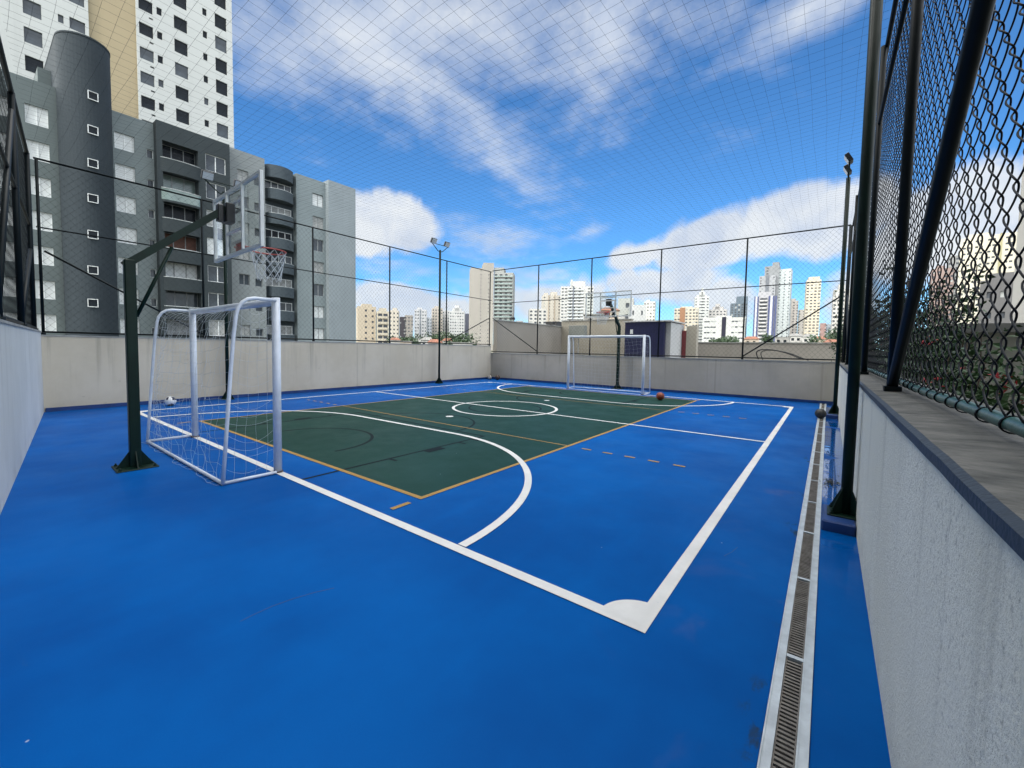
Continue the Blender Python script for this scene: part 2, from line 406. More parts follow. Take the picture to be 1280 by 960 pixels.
strip(lambda i: (.004+jit[i], ys[i], 1.245), lambda i: (.16, ys[i], 1.252+jit[i]*.6), 0)
strip(lambda i: (.16, ys[i], 1.252+jit[i]*.6), lambda i: (.39, ys[i], 1.262), 0)
strip(lambda i: (.39, ys[i], 1.262), lambda i: (.39, ys[i], 1.205), 0)
strip(lambda i: (.39, ys[i], 1.2049), lambda i: (e(i), ys[i], 1.2049), 0)
b.build('coping', [M['cope'], M['cope_edge']], w)

# ================================================================ chain link fences
def chain_link(b, P0, dvec, nvec, s0, s1, z0, z1, r=.0022, n=3, sub=2, p=.07, h=.0775, over=.009):
    """zig-zag wires hooked into their neighbours: real chain link"""
    cnt = int((s1-s0)/p); lev = int((z1-z0)/h)
    for i in range(cnt+1):
        sc = s0+i*p
        path = []
        for k in range(lev+1):
            sg = 1 if (k+i) % 2 else -1
            if sub <= 2:
                A = p/2+over*.3
                q = P0 + dvec*(sc+sg*A) + nvec*(sg*.002); path.append((q.x, q.y, z0+k*h))
            else:
                for u in range(sub):
                    t = u/sub; cosw = math.cos(PI*t); tri = 1-2*t
                    sh = .62*cosw+.38*tri
                    A = p/2+over
                    q = P0 + dvec*(sc+sg*A*sh) + nvec*(math.sin(PI*t)**.6*.0085*sg)
                    path.append((q.x, q.y, z0+(k+t)*h))
        b.tube(path, r, n, caps=False)

def fence(name, label, A, B, zb, zt, zmid, posts, mesh=True, off=0.0, detail=None, braces=(), pr=.026, wire=None, rails=True, bottom=True):
    A = Vector((*A, 0)); B = Vector((*B, 0)); d = (B-A).normalized(); L = (B-A).length; n = Vector((-d.y, d.x, 0))
    f = empty(name, (A.x, A.y, zb)); tag(f, label, 'fence')
    O = Vector((A.x, A.y, zb))
    def at(s, z, o=0): return d*s + n*o + Vector((0, 0, z-zb))
    for s in posts:
        b = MB(); b.tube([at(s, zb), at(s, zt)], pr, 10)
        b.tube([at(s, zb+.0005), at(s, zb+.05)], pr*1.5, 10)
        b.build('post', M['fence_metal'], f)
    for z, r_ in ((zt, pr*.8), (zmid, pr*.55)):
        b = MB(); b.tube([at(0, z), at(L, z)], r_, 8); b.build('rail', M['fence_metal'], f)
    if bottom:
        b = MB(); b.tube([at(0, zb+.06), at(L, zb+.06)], pr*.75, 8); b.build('rail', M['fence_metal'], f)
    for s0, za, s1, zb_ in braces:
        b = MB(); b.tube([at(s0, za), at(s1, zb_)], pr*.8, 8); b.build('brace', M['fence_metal'], f)
    b = MB(); O0 = Vector((0, 0, 0))
    chain_link(b, n*off, d, n, .04, L-.04, .05, zt-zb-.01, r=.0026, n=3, sub=2)
    b.build('wire_mesh', wire or M['wire_far'], f)
    return f
LL = (Vector((xl(YF), YF))-Vector((xl(.95), .95))).length
fence('chain_link_fence', 'chain link fence on the long beige wall, before the grey apartment block',
      (xl(.95)-.06, .95), (xl(YF)-.06, YF+.06), 1.615, 5.2, 3.82, [.04, 2.86, 5.80, 8.73, 11.68, LL-.06],
      off=.02, braces=[(.1, 3.35, 2.86, 1.72), (LL-.1, 2.95, LL-3.0, 1.72)])
F0 = xl(YF)-.02
fence('chain_link_fence', 'dark green chain link fence on the far wall with city towers seen through it',
      (F0, YF+.07), (XR+.1, YF+.07), 1.265, 5.25, 3.66, [F0*-1-10.52+0, -F0-7.90, -F0-5.08, -F0-2.29, -F0+.33],
      off=.02, braces=[(.05, 2.95, -F0-10.52, 1.38), (-F0-2.29, 1.36, -F0+.2, 3.2)])
nA, nB = (-12.9, yn(-12.9)-.08), (.5, yn(.5)-.08)
nL = (Vector(nB)-Vector(nA)).length
fence('chain_link_fence', 'dense dark fence seen almost edge-on at the left edge of the photo',
      nA, nB, 1.69, 5.2, 3.8, [.1, 3.0, 5.9, 8.8, 11.7], off=-.03, braces=[(.15, 3.3, 3.0, 1.8), (5.9, 1.8, 3.1, 4.9)], pr=.04, wire=M['wire'])
# right fence, close to the camera
f = empty('chain_link_fence', (.36, 0, 1.255)); tag(f, 'chain link fence close on the right, its thick green bottom pipe along the ledge', 'fence')
zb = 1.255; zt = 5.2
for y in (.86, 3.87, 6.80, 9.75, 12.70, 15.55):
    b = MB(); b.tube([(0, y, .0), (0, y, zt-zb)], .031, 12); b.box(-.045, .045, y-.045, y+.045, -.002, .03); b.build('post', M['fence_metal'], f)
b = MB(); b.tube([(.03, -.6, zt-zb), (.03, 15.6, zt-zb)], .024, 8); b.build('rail', M['fence_metal'], f)
b = MB(); b.tube([(0, -.6, 4.3-zb), (0, 15.6, 4.3-zb)], .02, 8); b.build('rail', M['fence_metal'], f)
b = MB(); b.tube([(0, 3.87, 1.3-zb), (0, .86, 3.68-zb)], .03, 10); b.build('brace', M['fence_metal'], f)
b = MB(); b.tube([(0, 12.70, 1.3-zb), (0, 15.5, 3.2-zb)], .022, 10); b.build('brace', M['fence_metal'], f)
b = MB(); b.tube([(.075, -.6+i*.6, .048+.004*math.sin(i*1.7)) for i in range(28)], .0225, 14)
rnd = random.Random(5)
y = -.5
while y < 15.4:
    for k in range(2):
        ring = [(.075+.0255*math.cos(a), y+k*.006+.004*math.sin(2*a), .048+.0255*math.sin(a)) for a in [2*PI*i/14 for i in range(15)]]
        b.tube(ring, .0026, 5, caps=False, mi=1)
    b.tube([(.075, y, .074), (.072, y+.008, .092), (.068, y-.004, .105)], .0025, 5, mi=1)
    y += rnd.uniform(.17, .30)
b.build('bottom_pipe', [M['pipe_green'], M['wire']], f)
b = MB(); chain_link(b, Vector((.062, 0, 0)), Vector((0, 1, 0)), Vector((1, 0, 0)), -.5, 5.8, .07, zt-zb, r=.0029, n=6, sub=10, over=.008)
chain_link(b, Vector((.062, 0, 0)), Vector((0, 1, 0)), Vector((1, 0, 0)), 5.8+.04, 15.5, .07, zt-zb, r=.0027, n=4, sub=6, over=.008)
b.build('wire_mesh', M['wire'], f)

# ================================================================ safety net over the court
b = MB(); zn = 5.215
def nz(x, y):
    u = (x+13)/13.3; v = (y-.3)/15.3
    e = max(0, min(1, u, 1))*max(0, 1-u)*4*max(0, v)*max(0, 1-v)*4
    return zn - .10*e + .018*math.sin(x*1.9+y*.7) + .015*math.sin(y*2.3-x*.8)
rnd = random.Random(11)
yy = 15.6
while yy > -.5:
    xa = xl(yy) if yy > .95 else max(xl(.95), -12.98+(.95-yy)/.1104)
    if xa < .2:
        k = max(3, int((.30-xa)/.4)); ph = rnd.uniform(0, 6)
        b.tube([(xa+(.36-xa)*i/k, yy+.010*math.sin(ph+i*.9), nz(xa+(.36-xa)*i/k, yy)) for i in range(k+1)], .0012, 3, caps=False)
    yy -= .155
xx = -12.95
while xx < .36:
    y0 = yn(xx); k = int((15.6-y0)/.4); ph = rnd.uniform(0, 6)
    b.tube([(xx+.010*math.sin(ph+i*.8), y0+(15.65-y0)*i/k, nz(xx, y0+(15.65-y0)*i/k)) for i in range(k+1)], .0012, 3, caps=False)
    xx += .170
o = b.build('safety_net', M['net_dark']); tag(o, 'thin dark safety net of square mesh stretched overhead across the whole court', 'net')

# ================================================================ goals
def make_goal():
    g = empty('futsal_goal')
    W = 1.45; r_ = .044
    for sx in (-1, 1):
        b = MB(); b.tube([(sx*W, 0, .0), (sx*W, 0, 2.035)], r_, 20); b.build('goal_post', M['white_metal'], g)
        b = MB(); b.tube([(sx*W, 0, .0002), (sx*W, 0, .018)], r_+.012, 20); b.build('post_foot', M['rust'], g)
    b = MB(); b.tube([(-W+.045, 0, 1.985), (W-.045, 0, 1.985)], r_*.98, 20); b.build('crossbar', M['white_metal'], g)
    prof = [(-.02, 2.0), (-.24, 2.0), (-.31, 1.985), (-.365, 1.945), (-.405, 1.88), (-.425, 1.80), (-.45, 1.6), (-.485, 1.2), (-.53, .6), (-.575, .02)]
    for sx in (-1, 1):
        x = sx*(W+.055)
        b = MB(); b.tube([(x, y, z) for y, z in prof], .019, 12); b.build('side_hoop', M['white_metal'], g)
        b = MB(); b.tube([(x, -.04, .022), (x, -.575, .022)], .017, 10); b.build('ground_bar', M['white_metal'], g)
    b = MB(); b.tube([(-W-.055, -.575, .022), (W+.055, -.575, .022)], .019, 12); b.build('ground_bar', M['white_metal'], g)
    # net
    b = MB(); rnd = random.Random(21)
    cum = [0]
    for i in range(1, len(prof)): cum.append(cum[-1]+math.hypot(prof[i][0]-prof[i-1][0], prof[i][1]-prof[i-1][1]))
    LT = cum[-1]
    def pr_(t):
        t = max(0, min(LT, t))
        for i in range(1, len(prof)):
            if t <= cum[i]:
                k = (t-cum[i-1])/(cum[i]-cum[i-1]); return (prof[i-1][0]+k*(prof[i][0]-prof[i-1][0]), prof[i-1][1]+k*(prof[i][1]-prof[i-1][1]))
        return prof[-1]
    def net_pt(u, t):          # u in -1..1
        y, z = pr_(min(t, LT)); e = (1-u*u)
        wob = .018*math.sin(u*23+t*9)+.014*math.sin(u*11-t*17)
        if t < .45: z -= (.02+.13*math.sin(PI*t/.9))*e*.9+.01
        else:
            k = (t-.45)/(LT-.45); z -= .12*e*(1-k)
            y += (-.10*math.sin(PI*k)*e + .10*e*math.sin(PI*k)*math.sin(u*5.0))*1.0
        y += wob*.8*min(1, t*2)
        z += wob*.5
        if t > LT-.05: z = max(z, .02)
        ex = t-LT
        if ex > 0: y -= ex*(.75+.2*math.sin(u*9)); z = .012+.02*abs(math.sin(u*31+ex*40))*min(1, ex*6)
        return (u*(W+.03)+.012*math.sin(t*13+u*7), y, max(z, .008))
    NT = LT+.09
    for i in range(21):
        u = -1+2*i/20; b.tube([net_pt(u, NT*k/34) for k in range(35)], .0012, 4, caps=False)
    for k in range(1, 18):
        t = NT*k/17; b.tube([net_pt(-1+2*i/36, t) for i in range(37)], .0012, 4, caps=False)
    # side panels hang slack between post and hoop
    for sx in (-1, 1):
        for k in range(17):
            z = .06+1.9*k/16; 
            yb = -.02
            ye = [pr_(LT*q/60) for q in range(61)]
            yb2 = min(ye, key=lambda p: abs(p[1]-z) + (0 if p[0] < -.3 else 5))[0]
            pts = []
            for q in range(9):
                a = q/8; sag = -.10*math.sin(PI*a)*(1+.4*math.sin(k*2.1))
                pts.append((sx*(W+.02)-sx*.05*math.sin(PI*a)*(1+math.sin(k*1.3)), yb+(yb2-yb)*a, max(.015, z+sag)))
            b.tube(pts, .0012, 4, caps=False)
        for k in range(1, 5):
            a = k/5; pts = []
            for q in range(20):
                z = .03+1.93*q/19; yb2 = -.575+(.15)*(z/1.9)
                pts.append((sx*(W+.02)-sx*.05*math.sin(PI*a)*(1+.6*math.sin(q*.9+k)), yb2*a, max(.015, z-.10*math.sin(PI*a))))
            b.tube(pts, .0012, 4, caps=False)
    b.build('goal_net', M['net_white'], g)
    return g
M['rust'] = mat('rusty foot', (.10, .055, .04), .8, var=.5, vscale=20)
goal = make_goal(); goal.location = (-6.53, 2.175, 0)
tag(goal, 'near white goal with slack white net, between the green hoop post and the court', 'goal', 'futsal goals')
g2 = copy_tree(goal); g2.location = (-6.44, 13.93, 0); g2.rotation_euler = (0, 0, PI)
tag(g2, 'far white goal standing before the stained far wall, small in the photo', 'goal', 'futsal goals')

# ================================================================ basketball stands
def sq_path(b, pts, hw):
    b.tube(pts, hw*1.414, 4, rot=PI/4, smooth=False)
def make_hoop():
    s = empty('basketball_stand')
    b = MB(); b.bbox(-.052, .052, -.052, .052, .012, 2.46, .012)
    b.build('post', M['green_metal'], s)
    b = MB(); b.bbox(-.19, .19, -.19, .19, .0, .014, .006)
    for sx, sy in ((1, 0), (-1, 0), (0, 1), (0, -1)):
        Mx = Matrix.Rotation(math.atan2(sy, sx), 4, 'Z') @ Matrix.Rotation(PI/2, 4, 'X')
        b.prism([(.0525, .0145), (.175, .0145), (.155, .04), (.0525, .20)], -.005, .005, M=Mx)
    for sx in (-1, 1):
        for sy in (-1, 1):
            b.tube([(sx*.155, sy*.155, .0142), (sx*.155, sy*.155, .045)], .009, 6); b.tube([(sx*.155, sy*.155, .0146), (sx*.155, sy*.155, .028)], .017, 6)
    b.build('base_plate', M['green_metal'], s)
    b = MB(); sq_path(b, [(0, -.045, 2.385), (0, .98, 3.30)], .041)
    b.build('arm', M['green_metal'], s)
    b = MB(); b.tube([(0, .05, 1.80), (0, .40, 2.68)], .020, 8); b.build('brace', M['green_metal'], s)
    b = MB(); b.bbox(-.10, .10, .96, 1.067, 3.12, 3.37, .01); b.bbox(-.05, .05, .88, .9499, 3.12, 3.34, .01); b.build('bracket', M['black_metal'], s)
    # board
    y0, y1 = 1.09, 1.125; z0, z1 = 2.71, 3.63; W = .90; fw = .042
    b = MB(); b.box(-W+.02, W-.02, y0+.012, y0+.020, z0+.02, z1-.02); bd = b.build('backboard', M['acrylic'], s)
    b = MB()
    b.bbox(-W, -W+fw, y0-.008, y1, z0, z1, .004); b.bbox(W-fw, W, y0-.008, y1, z0, z1, .004)
    b.bbox(-W+fw, W-fw, y0-.008, y1, z0, z0+fw, .004); b.bbox(-W+fw, W-fw, y0-.008, y1, z1-fw, z1, .004)
    for x in (-.30, .30): b.bbox(x-.016, x+.016, y0-.022, y0+.01, z0+fw, z1-fw, .003)
    b.bbox(-.278, .278, y0-.0215, y0+.009, 3.40, 3.435, .003); b.bbox(-.278, .278, y0-.0215, y0+.009, 3.02, 3.05, .003)
    b.build('board_frame', M['alu'], bd)
    b = MB(); t = .045; x_, za, zb = .295, 2.87, 3.32
    yq = y0+.0225
    for q in ((-x_, x_, za, za+t), (-x_, x_, zb-t, zb), (-x_, -x_+t, za+t, zb-t), (x_-t, x_, za+t, zb-t)):
        b.face([(q[0], yq, q[2]), (q[1], yq, q[2]), (q[1], yq, q[3]), (q[0], yq, q[3])])
    b.build('target_square', M['line_white'], bd)
    # rim
    rc = Vector((0, y1+.15+.225, 2.84)); rr_ = .228
    b = MB(); b.tube([(rr_*math.cos(a), rc.y+rr_*math.sin(a), rc.z) for a in [2*PI*i/40 for i in range(41)]], .010, 8, caps=False)
    for sx in (-1, 1): b.tube([(sx*.07, y1-.03, rc.z-.01), (sx*.10, y1+.10, rc.z-.006), (sx*.15, rc.y-.17, rc.z)], .008, 6)
    b.bbox(-.11, .11, y1+.001, y1+.012, rc.z-.06, rc.z+.07, .003); b.bbox(-.08, .08, y1+.0125, y1+.13, rc.z-.012, rc.z+.006, .003)
    rim = b.build('rim', M['rim_red'], s)
    b = MB(); n = 12; lv = 7
    def rad(t): return rr_*(1-.46*t+.10*t*t)
    for i in range(n):
        for sg in (1, -1):
            pts = []
            for q in range(lv*2+1):
                t = q/(lv*2); a = 2*PI*(i+sg*t*3.0)/n
                sw = .035*t
                pts.append((rad(t)*math.cos(a)+sw, rc.y+rad(t)*math.sin(a), rc.z-.005-.42*t))
            b.tube(pts, .0035, 5, caps=False)
    b.build('hoop_net', M['net_white'], rim)
    return s
hoop = make_hoop(); hoop.location = (-6.56, 1.19, 0)
hoop.rotation_euler = (0, 0, R(-2))
tag(hoop, 'near basketball stand on a dark green post, its clear board high above the white goal', 'basketball hoop', 'basketball stands')
h2 = copy_tree(hoop); h2.location = (-6.50, 15.36, 0); h2.rotation_euler = (0, 0, PI)
tag(h2, 'far basketball stand with black bent post behind the far goal', 'basketball hoop', 'basketball stands')

# ================================================================ floodlight poles
def make_pole(h, two=True, plinth=None):
    s = empty('floodlight_pole')
    zb = plinth[4] if plinth else 0
    b = MB(); b.tube([(0, 0, zb+.01), (0, 0, h)], .042, 14); b.build('pole', M['green_metal'], s)
    b = MB(); b.bbox(-.13, .13, -.13, .13, zb, zb+.014, .005)
    for k in range(4):
        Mx = Matrix.Rotation(k*PI/2+PI/4, 4, 'Z') @ Matrix.Rotation(PI/2, 4, 'X')
        b.prism([(.038, zb+.0145), (.165, zb+.0145), (.145, zb+.04), (.038, zb+.24)], -.004, .004, M=Mx)
    for sx in (-1, 1):
        for sy in (-1, 1): b.tube([(sx*.1, sy*.1, zb+.0142), (sx*.1, sy*.1, zb+.05)], .009, 6); b.tube([(sx*.1, sy*.1, zb+.0145), (sx*.1, sy*.1, zb+.028)], .016, 6)
    b.build('base_plate', M['green_metal'], s)
    if plinth:
        b = MB(); b.bbox(*plinth[:4], .0005, zb-.0005, .012); b.build('plinth', M['kerb'], s)
    b = MB()
    b.tube([(0, -.42, h+.20), (0, -.12, h-.05), (0, 0, h-.06), (0, .12, h-.05), (0, .42, h+.20)], .016, 8)
    b.tube([(0, -.5, h+.21), (0, .5, h+.21)], .012, 8)
    b.build('cross_arm', M['green_metal'], s)
    for sy in (-1, 1):
        Mx = Matrix.Translation((.02, sy*.36, h+.30)) @ Matrix.Rotation(R(118), 4, 'Y')
        b = MB(); b.bbox(-.10, .10, -.13, .13, -.04, .04, .01, M=Mx); lm = b.build('floodlight', M['black_metal'], s)
        b = MB(); b.box(-.085, .085, -.115, .115, .041, .046, M=Mx); b.build('lamp_glass', M['lamp_glass'], lm)
    return s
p1 = make_pole(5.45); p1.location = (-12.78, 4.22, 0)
tag(p1, 'floodlight pole against the long wall, partly behind the near backboard and goal', 'lamp post', 'floodlight poles')
p2 = copy_tree(p1); p2.location = (-12.80, 11.85, 0)
tag(p2, 'floodlight pole left of the big concrete tower, both lamps against the sky', 'lamp post', 'floodlight poles')
p3 = make_pole(5.55, plinth=(-.065, .165, -.20, .28, .09)); p3.location = (.182, 4.66, 0)
tag(p3, 'tall dark green pole nearest on the right, on a blue plinth beside the drain', 'lamp post', 'floodlight poles')
p4 = copy_tree(p3); p4.location = (.175, 12.42, 0)
tag(p4, 'thin dark pole in the far right corner, on a blue plinth by the drain', 'lamp post', 'floodlight poles')
for p in (p3, p4): p.rotation_euler = (0, 0, PI)

# ================================================================ drain
d = empty('drain_channel', (-.064, 0, 0)); tag(d, 'long rusty floor drain in a pale metal frame beside the right wall', 'drain')
b = MB()
for x0, x1 in ((-.074, -.0361), (.0361, .074)):
    b.bbox(x0, x1, -1.35, YF-.06, -.05, .006, .003)
for s_ in (-1, 1):
    x0, x1 = sorted((s_*.041, s_*.0352)); b.box(x0, x1, -1.35, YF-.06, .0065, .011)
    b.box(*sorted((s_*.074, s_*.068)), -1.35, YF-.06, .0065, .010)
b.build('frame', M['drain_frame'], d)
b = MB(); b.box(-.0355, .0355, -1.35, YF-.06, -.109, -.07); b.build('channel_bottom', M['void'], d)
yj = [2.423-.9*k for k in range(4, -1, -1)] + [2.423+.9*k for k in range(1, 15)] + [YF-.06]
for a, c in zip(yj[:-1], yj[1:]):
    b = MB(); y = a+.03
    while y < c-.03:
        b.box(-.0345, .0345, y, y+.012, -.02, .003); y += .0235
    b.box(-.0345, -.029, a+.014, c-.014, -.021, .0035); b.box(.029, .0345, a+.014, c-.014, -.021, .0035)
    b.build('grate', M['grate'], d)
    b = MB(); b.box(-.0345, .0345, a-.012, a+.012, -.02, .007); b.build('joint_bar', M['drain_frame'], d)

# ================================================================ balls
def ball_mat(kind):
    m = bpy.data.materials.new('ball '+kind); m.use_nodes = True; nt = m.node_tree; b = nt.nodes['Principled BSDF']
    v = objcoord(nt); b.inputs['Roughness'].default_value = .5
    if kind == 'soccer' or kind == 'dirty':
        vo = nt.nodes.new('ShaderNodeTexVoronoi'); vo.inputs['Scale'].default_value = 11.0; vo.inputs['Randomness'].default_value = .9; nt.links.new(v, vo.inputs['Vector'])
        sp = nt.nodes.new('ShaderNodeSeparateColor'); nt.links.new(vo.outputs['Color'], sp.inputs[0])
        k = ramp(nt, sp.outputs[0], .52, .53)
        w = (.75, .76, .75) if kind == 'soccer' else (.45, .42, .36)
        nt.links.new(mix_c(nt, k, w, (.02, .025, .05) if kind == 'soccer' else (.06, .05, .04)), b.inputs['Base Color'])
    else:
        c = {'orange': (.30, .055, .022), 'brown': (.09, .055, .04), 'grey': (.035, .035, .035)}[kind]
        sx = nt.nodes.new('ShaderNodeSeparateXYZ'); nt.links.new(v, sx.inputs[0])
        ln = None
        for o_ in (sx.outputs[0], sx.outputs[1], sx.outputs[2]):
            q = ramp(nt, math_n(nt, 'ABSOLUTE', o_), .006, .003); ln = q if ln is None else math_n(nt, 'MAXIMUM', ln, q)
        nt.links.new(mix_c(nt, ln, mix_c(nt, noise(nt, v, 14, 4), c, tuple(x*.6 for x in c)), (.012, .012, .012)), b.inputs['Base Color'])
        bp = nt.nodes.new('ShaderNodeBump'); bp.inputs['Strength'].default_value = .4; bp.inputs['Distance'].default_value = .002
        nt.links.new(noise(nt, v, 160, 2), bp.inputs['Height']); nt.links.new(bp.outputs[0], b.inputs['Normal'])
    return m
def ball(name, label, x, y, r_, kind, z=0):
    b = MB(); ns, nr = 32, 20
    for j in range(nr):
        for i in range(ns):
            q = []
            for (ii, jj) in ((i, j), (i+1, j), (i+1, j+1), (i, j+1)):
                th = PI*jj/nr; ph = 2*PI*ii/ns; q.append((r_*math.sin(th)*math.cos(ph), r_*math.sin(th)*math.sin(ph), -r_*math.cos(th)))
            if j == 0: q = [q[0], q[2], q[3]]
            elif j == nr-1: q = [q[0], q[1], q[2]]
            b.face(q, 0, True)
    o = b.build(name, ball_mat(kind)); o.location = (x, y, z+r_); o.rotation_euler = (.5, .3, .8)
    import bmesh
    bm = bmesh.new(); bm.from_mesh(o.data); bmesh.ops.remove_doubles(bm, verts=bm.verts, dist=1e-5); bm.to_mesh(o.data); bm.free()
    tag(o, label, 'ball')
ball('soccer_ball', 'white and black football lying at the foot of the long wall behind the near goal', -12.35, 2.90, .112, 'soccer')
ball('soccer_ball', 'grimy pale ball in the far left corner, left of a brown ball', -12.86, 15.15, .112, 'dirty')
ball('basketball', 'dark brown ball in the far left corner, right of a grimy pale ball', -12.42, 15.22, .115, 'brown')
ball('basketball', 'orange basketball lying right of the far goal', -4.03, 12.80, .122, 'orange')
ball('basketball', 'dark grey ball resting on the drain near the far right corner', -.085, 11.9, .112, 'grey', .008)
# bottle on the wet strip
b = MB(); prof = [(.0, .0), (.033, .0), (.036, .02), (.036, .16), (.03, .185), (.014, .215), (.014, .235), (.017, .236), (.017, .255), (0, .255)]
# fallen leaves
b = MB(); rnd = random.Random(9)
for i in range(150):
    a = rnd.uniform(0, 2*PI); q = abs(rnd.gauss(0, .06)); x = .085+q*math.cos(a); y = 6.05+q*2.6*math.sin(a); s = rnd.uniform(.008, .02); w = rnd.uniform(0, PI)
    c, sn = math.cos(w)*s, math.sin(w)*s; z = .004+rnd.uniform(0, .014)
    b.face([(x+c, y+sn, z), (x-sn*.5, y+c*.5, z+.004), (x-c, y-sn, z+.001), (x+sn*.5, y-c*.5, z)])
o = b.build('fallen_leaves', mat('wet leaves', (.03, .04, .03), .6, var=.5)); tag(o, 'small dark clump of wet leaves on the blue strip beside the drain', 'leaves', kind='stuff')
# ================================================================ terrain
GZ = -8.0
b = MB(); rings = [0, 30, 60, 100, 150, 220, 300, 420, 600, 1000, 2000, 5000, 12000]; ns = 72
def gz(r):
    return GZ if r < 80 else GZ + 14*min(1, (r-80)/420)**1.2 + 6*max(0, min(1, (r-600)/2000))
pts = [[(r_*math.sin(2*PI*i/ns), r_*math.cos(2*PI*i/ns), gz(r_)) for i in range(ns)] for r_ in rings]
for a in range(1, len(rings)):
    for i in range(ns):
        j = (i+1) % ns
        if a == 1: b.face([(0, 0, GZ), pts[1][j], pts[1][i]])
        else: b.face([pts[a-1][i], pts[a-1][j], pts[a][j], pts[a][i]])
struct(b.build('ground', mat('city ground', (.16, .14, .12), .9, col2=(.07, .09, .05), vscale=.05)))

# ================================================================ building helpers
def wallm(name, c, var=.1, vs=.12, k=.66):
    c = tuple(x*k for x in c)
    m = bpy.data.materials.new(name); m.use_nodes = True; nt = m.node_tree; b = nt.nodes['Principled BSDF']
    v = objcoord(nt)
    col = mix_c(nt, ramp(nt, noise(nt, v, vs, 5, .6), .3, .7), c, tuple(x*(1-var) for x in c))
    st = ramp(nt, noise(nt, objcoord(nt, (.9, .9, .03)), 1.0, 5, .6), .5, .75)
    col = mix_c(nt, math_n(nt, 'MULTIPLY', st, .22), col, tuple(x*.6 for x in c))
    nt.links.new(col, b.inputs['Base Color']); b.inputs['Roughness'].default_value = .85; b.inputs['Specular IOR Level'].default_value = .25
    return m
def panem(name, c, rough=.12, var=.5):
    m = mat(name, c, rough, var=var, vscale=.9, spec=.3); return m
W = {}
W['far'] = mat('far window glass', (.075, .085, .10), .4, var=.5, vscale=.3, spec=.1)
W['dark'] = mat('dark window glass', (.016, .021, .027), .2, var=.5, vscale=.9, spec=.10); W['mid'] = panem('window glass', (.06, .075, .09))
W['blind'] = mat('white roller shutter', (.60, .64, .65), .6, var=.15, vscale=2)
W['curtain'] = mat('window curtain', (.34, .36, .36), .7, var=.4, vscale=2)
W['frame'] = mat('white window frame', (.68, .72, .73), .5, var=.08)
W['frame_grey'] = mat('grey window frame', (.22, .24, .25), .5)
W['rail'] = mat('balcony rail', (.42, .46, .47), .4, metal=.3)
W['bglass'] = mat('green balcony glass', (.20, .27, .26), .15, var=.4, vscale=.5)
W['redwall'] = mat('brick red inner wall', (.13, .062, .045), .8, var=.3, vscale=2)
W['roof'] = mat('concrete roof', (.22, .22, .21), .9, var=.4, vscale=.2)
W['tile_roof'] = mat('clay roof', (.24, .10, .06), .85, var=.45, vscale=.6)

def holed(b, P, u0, u1, z0, z1, holes, depth, nrm, du, mi=0, mr=0):
    """wall rectangle from P+du*u0..u1, z0..z1 with rectangular holes and reveals going in by depth"""
    us = sorted({round(x, 4) for x in [u0, u1] + [h[0] for h in holes] + [h[1] for h in holes] if u0-1e-6 <= x <= u1+1e-6})
    zs = sorted({round(x, 4) for x in [z0, z1] + [h[2] for h in holes] + [h[3] for h in holes] if z0-1e-6 <= x <= z1+1e-6})
    def Q(u, z, d=0): q = P + du*u - nrm*d; return (q.x, q.y, z)
    for a, c in zip(us[:-1], us[1:]):
        run = None
        for e, g in zip(zs[:-1], zs[1:]):
            mu, mz = (a+c)/2, (e+g)/2
            solid = not any(h[0] < mu < h[1] and h[2] < mz < h[3] for h in holes)
            if solid: b.face([Q(a, e), Q(c, e), Q(c, g), Q(a, g)], mi)
    for h in holes:
        a, c, e, g = h[:4]
        b.face([Q(a, e), Q(a, e, depth), Q(c, e, depth), Q(c, e)], mr); b.face([Q(a, g), Q(c, g), Q(c, g, depth), Q(a, g, depth)], mr)
        b.face([Q(a, e), Q(a, g), Q(a, g, depth), Q(a, e, depth)], mr); b.face([Q(c, e), Q(c, e, depth), Q(c, g, depth), Q(c, g)], mr)

_pm = {}
def pane_mesh(w, h, m, split=0, fm=None):
    """a shared window mesh in the local x/z plane: pane with frame, facing -y"""
    key = (round(w, 2), round(h, 2), m.name, split, fm.name if fm else '')
    if key in _pm: return _pm[key]
    b = MB(); b.box(-w/2, w/2, 0, .03, -h/2, h/2, 0)
    if fm:
        t = .05 if w < .8 else .07
        for q in ((-w/2, -w/2+t, -h/2, h/2), (w/2-t, w/2, -h/2, h/2), (-w/2+t, w/2-t, -h/2, -h/2+t), (-w/2+t, w/2-t, h/2-t, h/2)):
            b.box(q[0], q[1], -.04, -.001, q[2], q[3], 1)
        for k in range(1, split+1):
            x = -w/2+w*k/(split+1); b.box(x-t/2, x+t/2, -.04, -.001, -h/2+t, h/2-t, 1)
    me = bpy.data.meshes.new('window'); me.from_pydata(b.v, [], b.f); me.materials.append(m)
    if fm: me.materials.append(fm)
    me.polygons.foreach_set('material_index', b.m); me.update()
    _pm[key] = me; return me
def add_window(parent, me, p, rz, name='window'):
    o = bpy.data.objects.new(name, me); COL.objects.link(o); o.parent = parent; o.location = p; o.rotation_euler = (0, 0, rz); return o

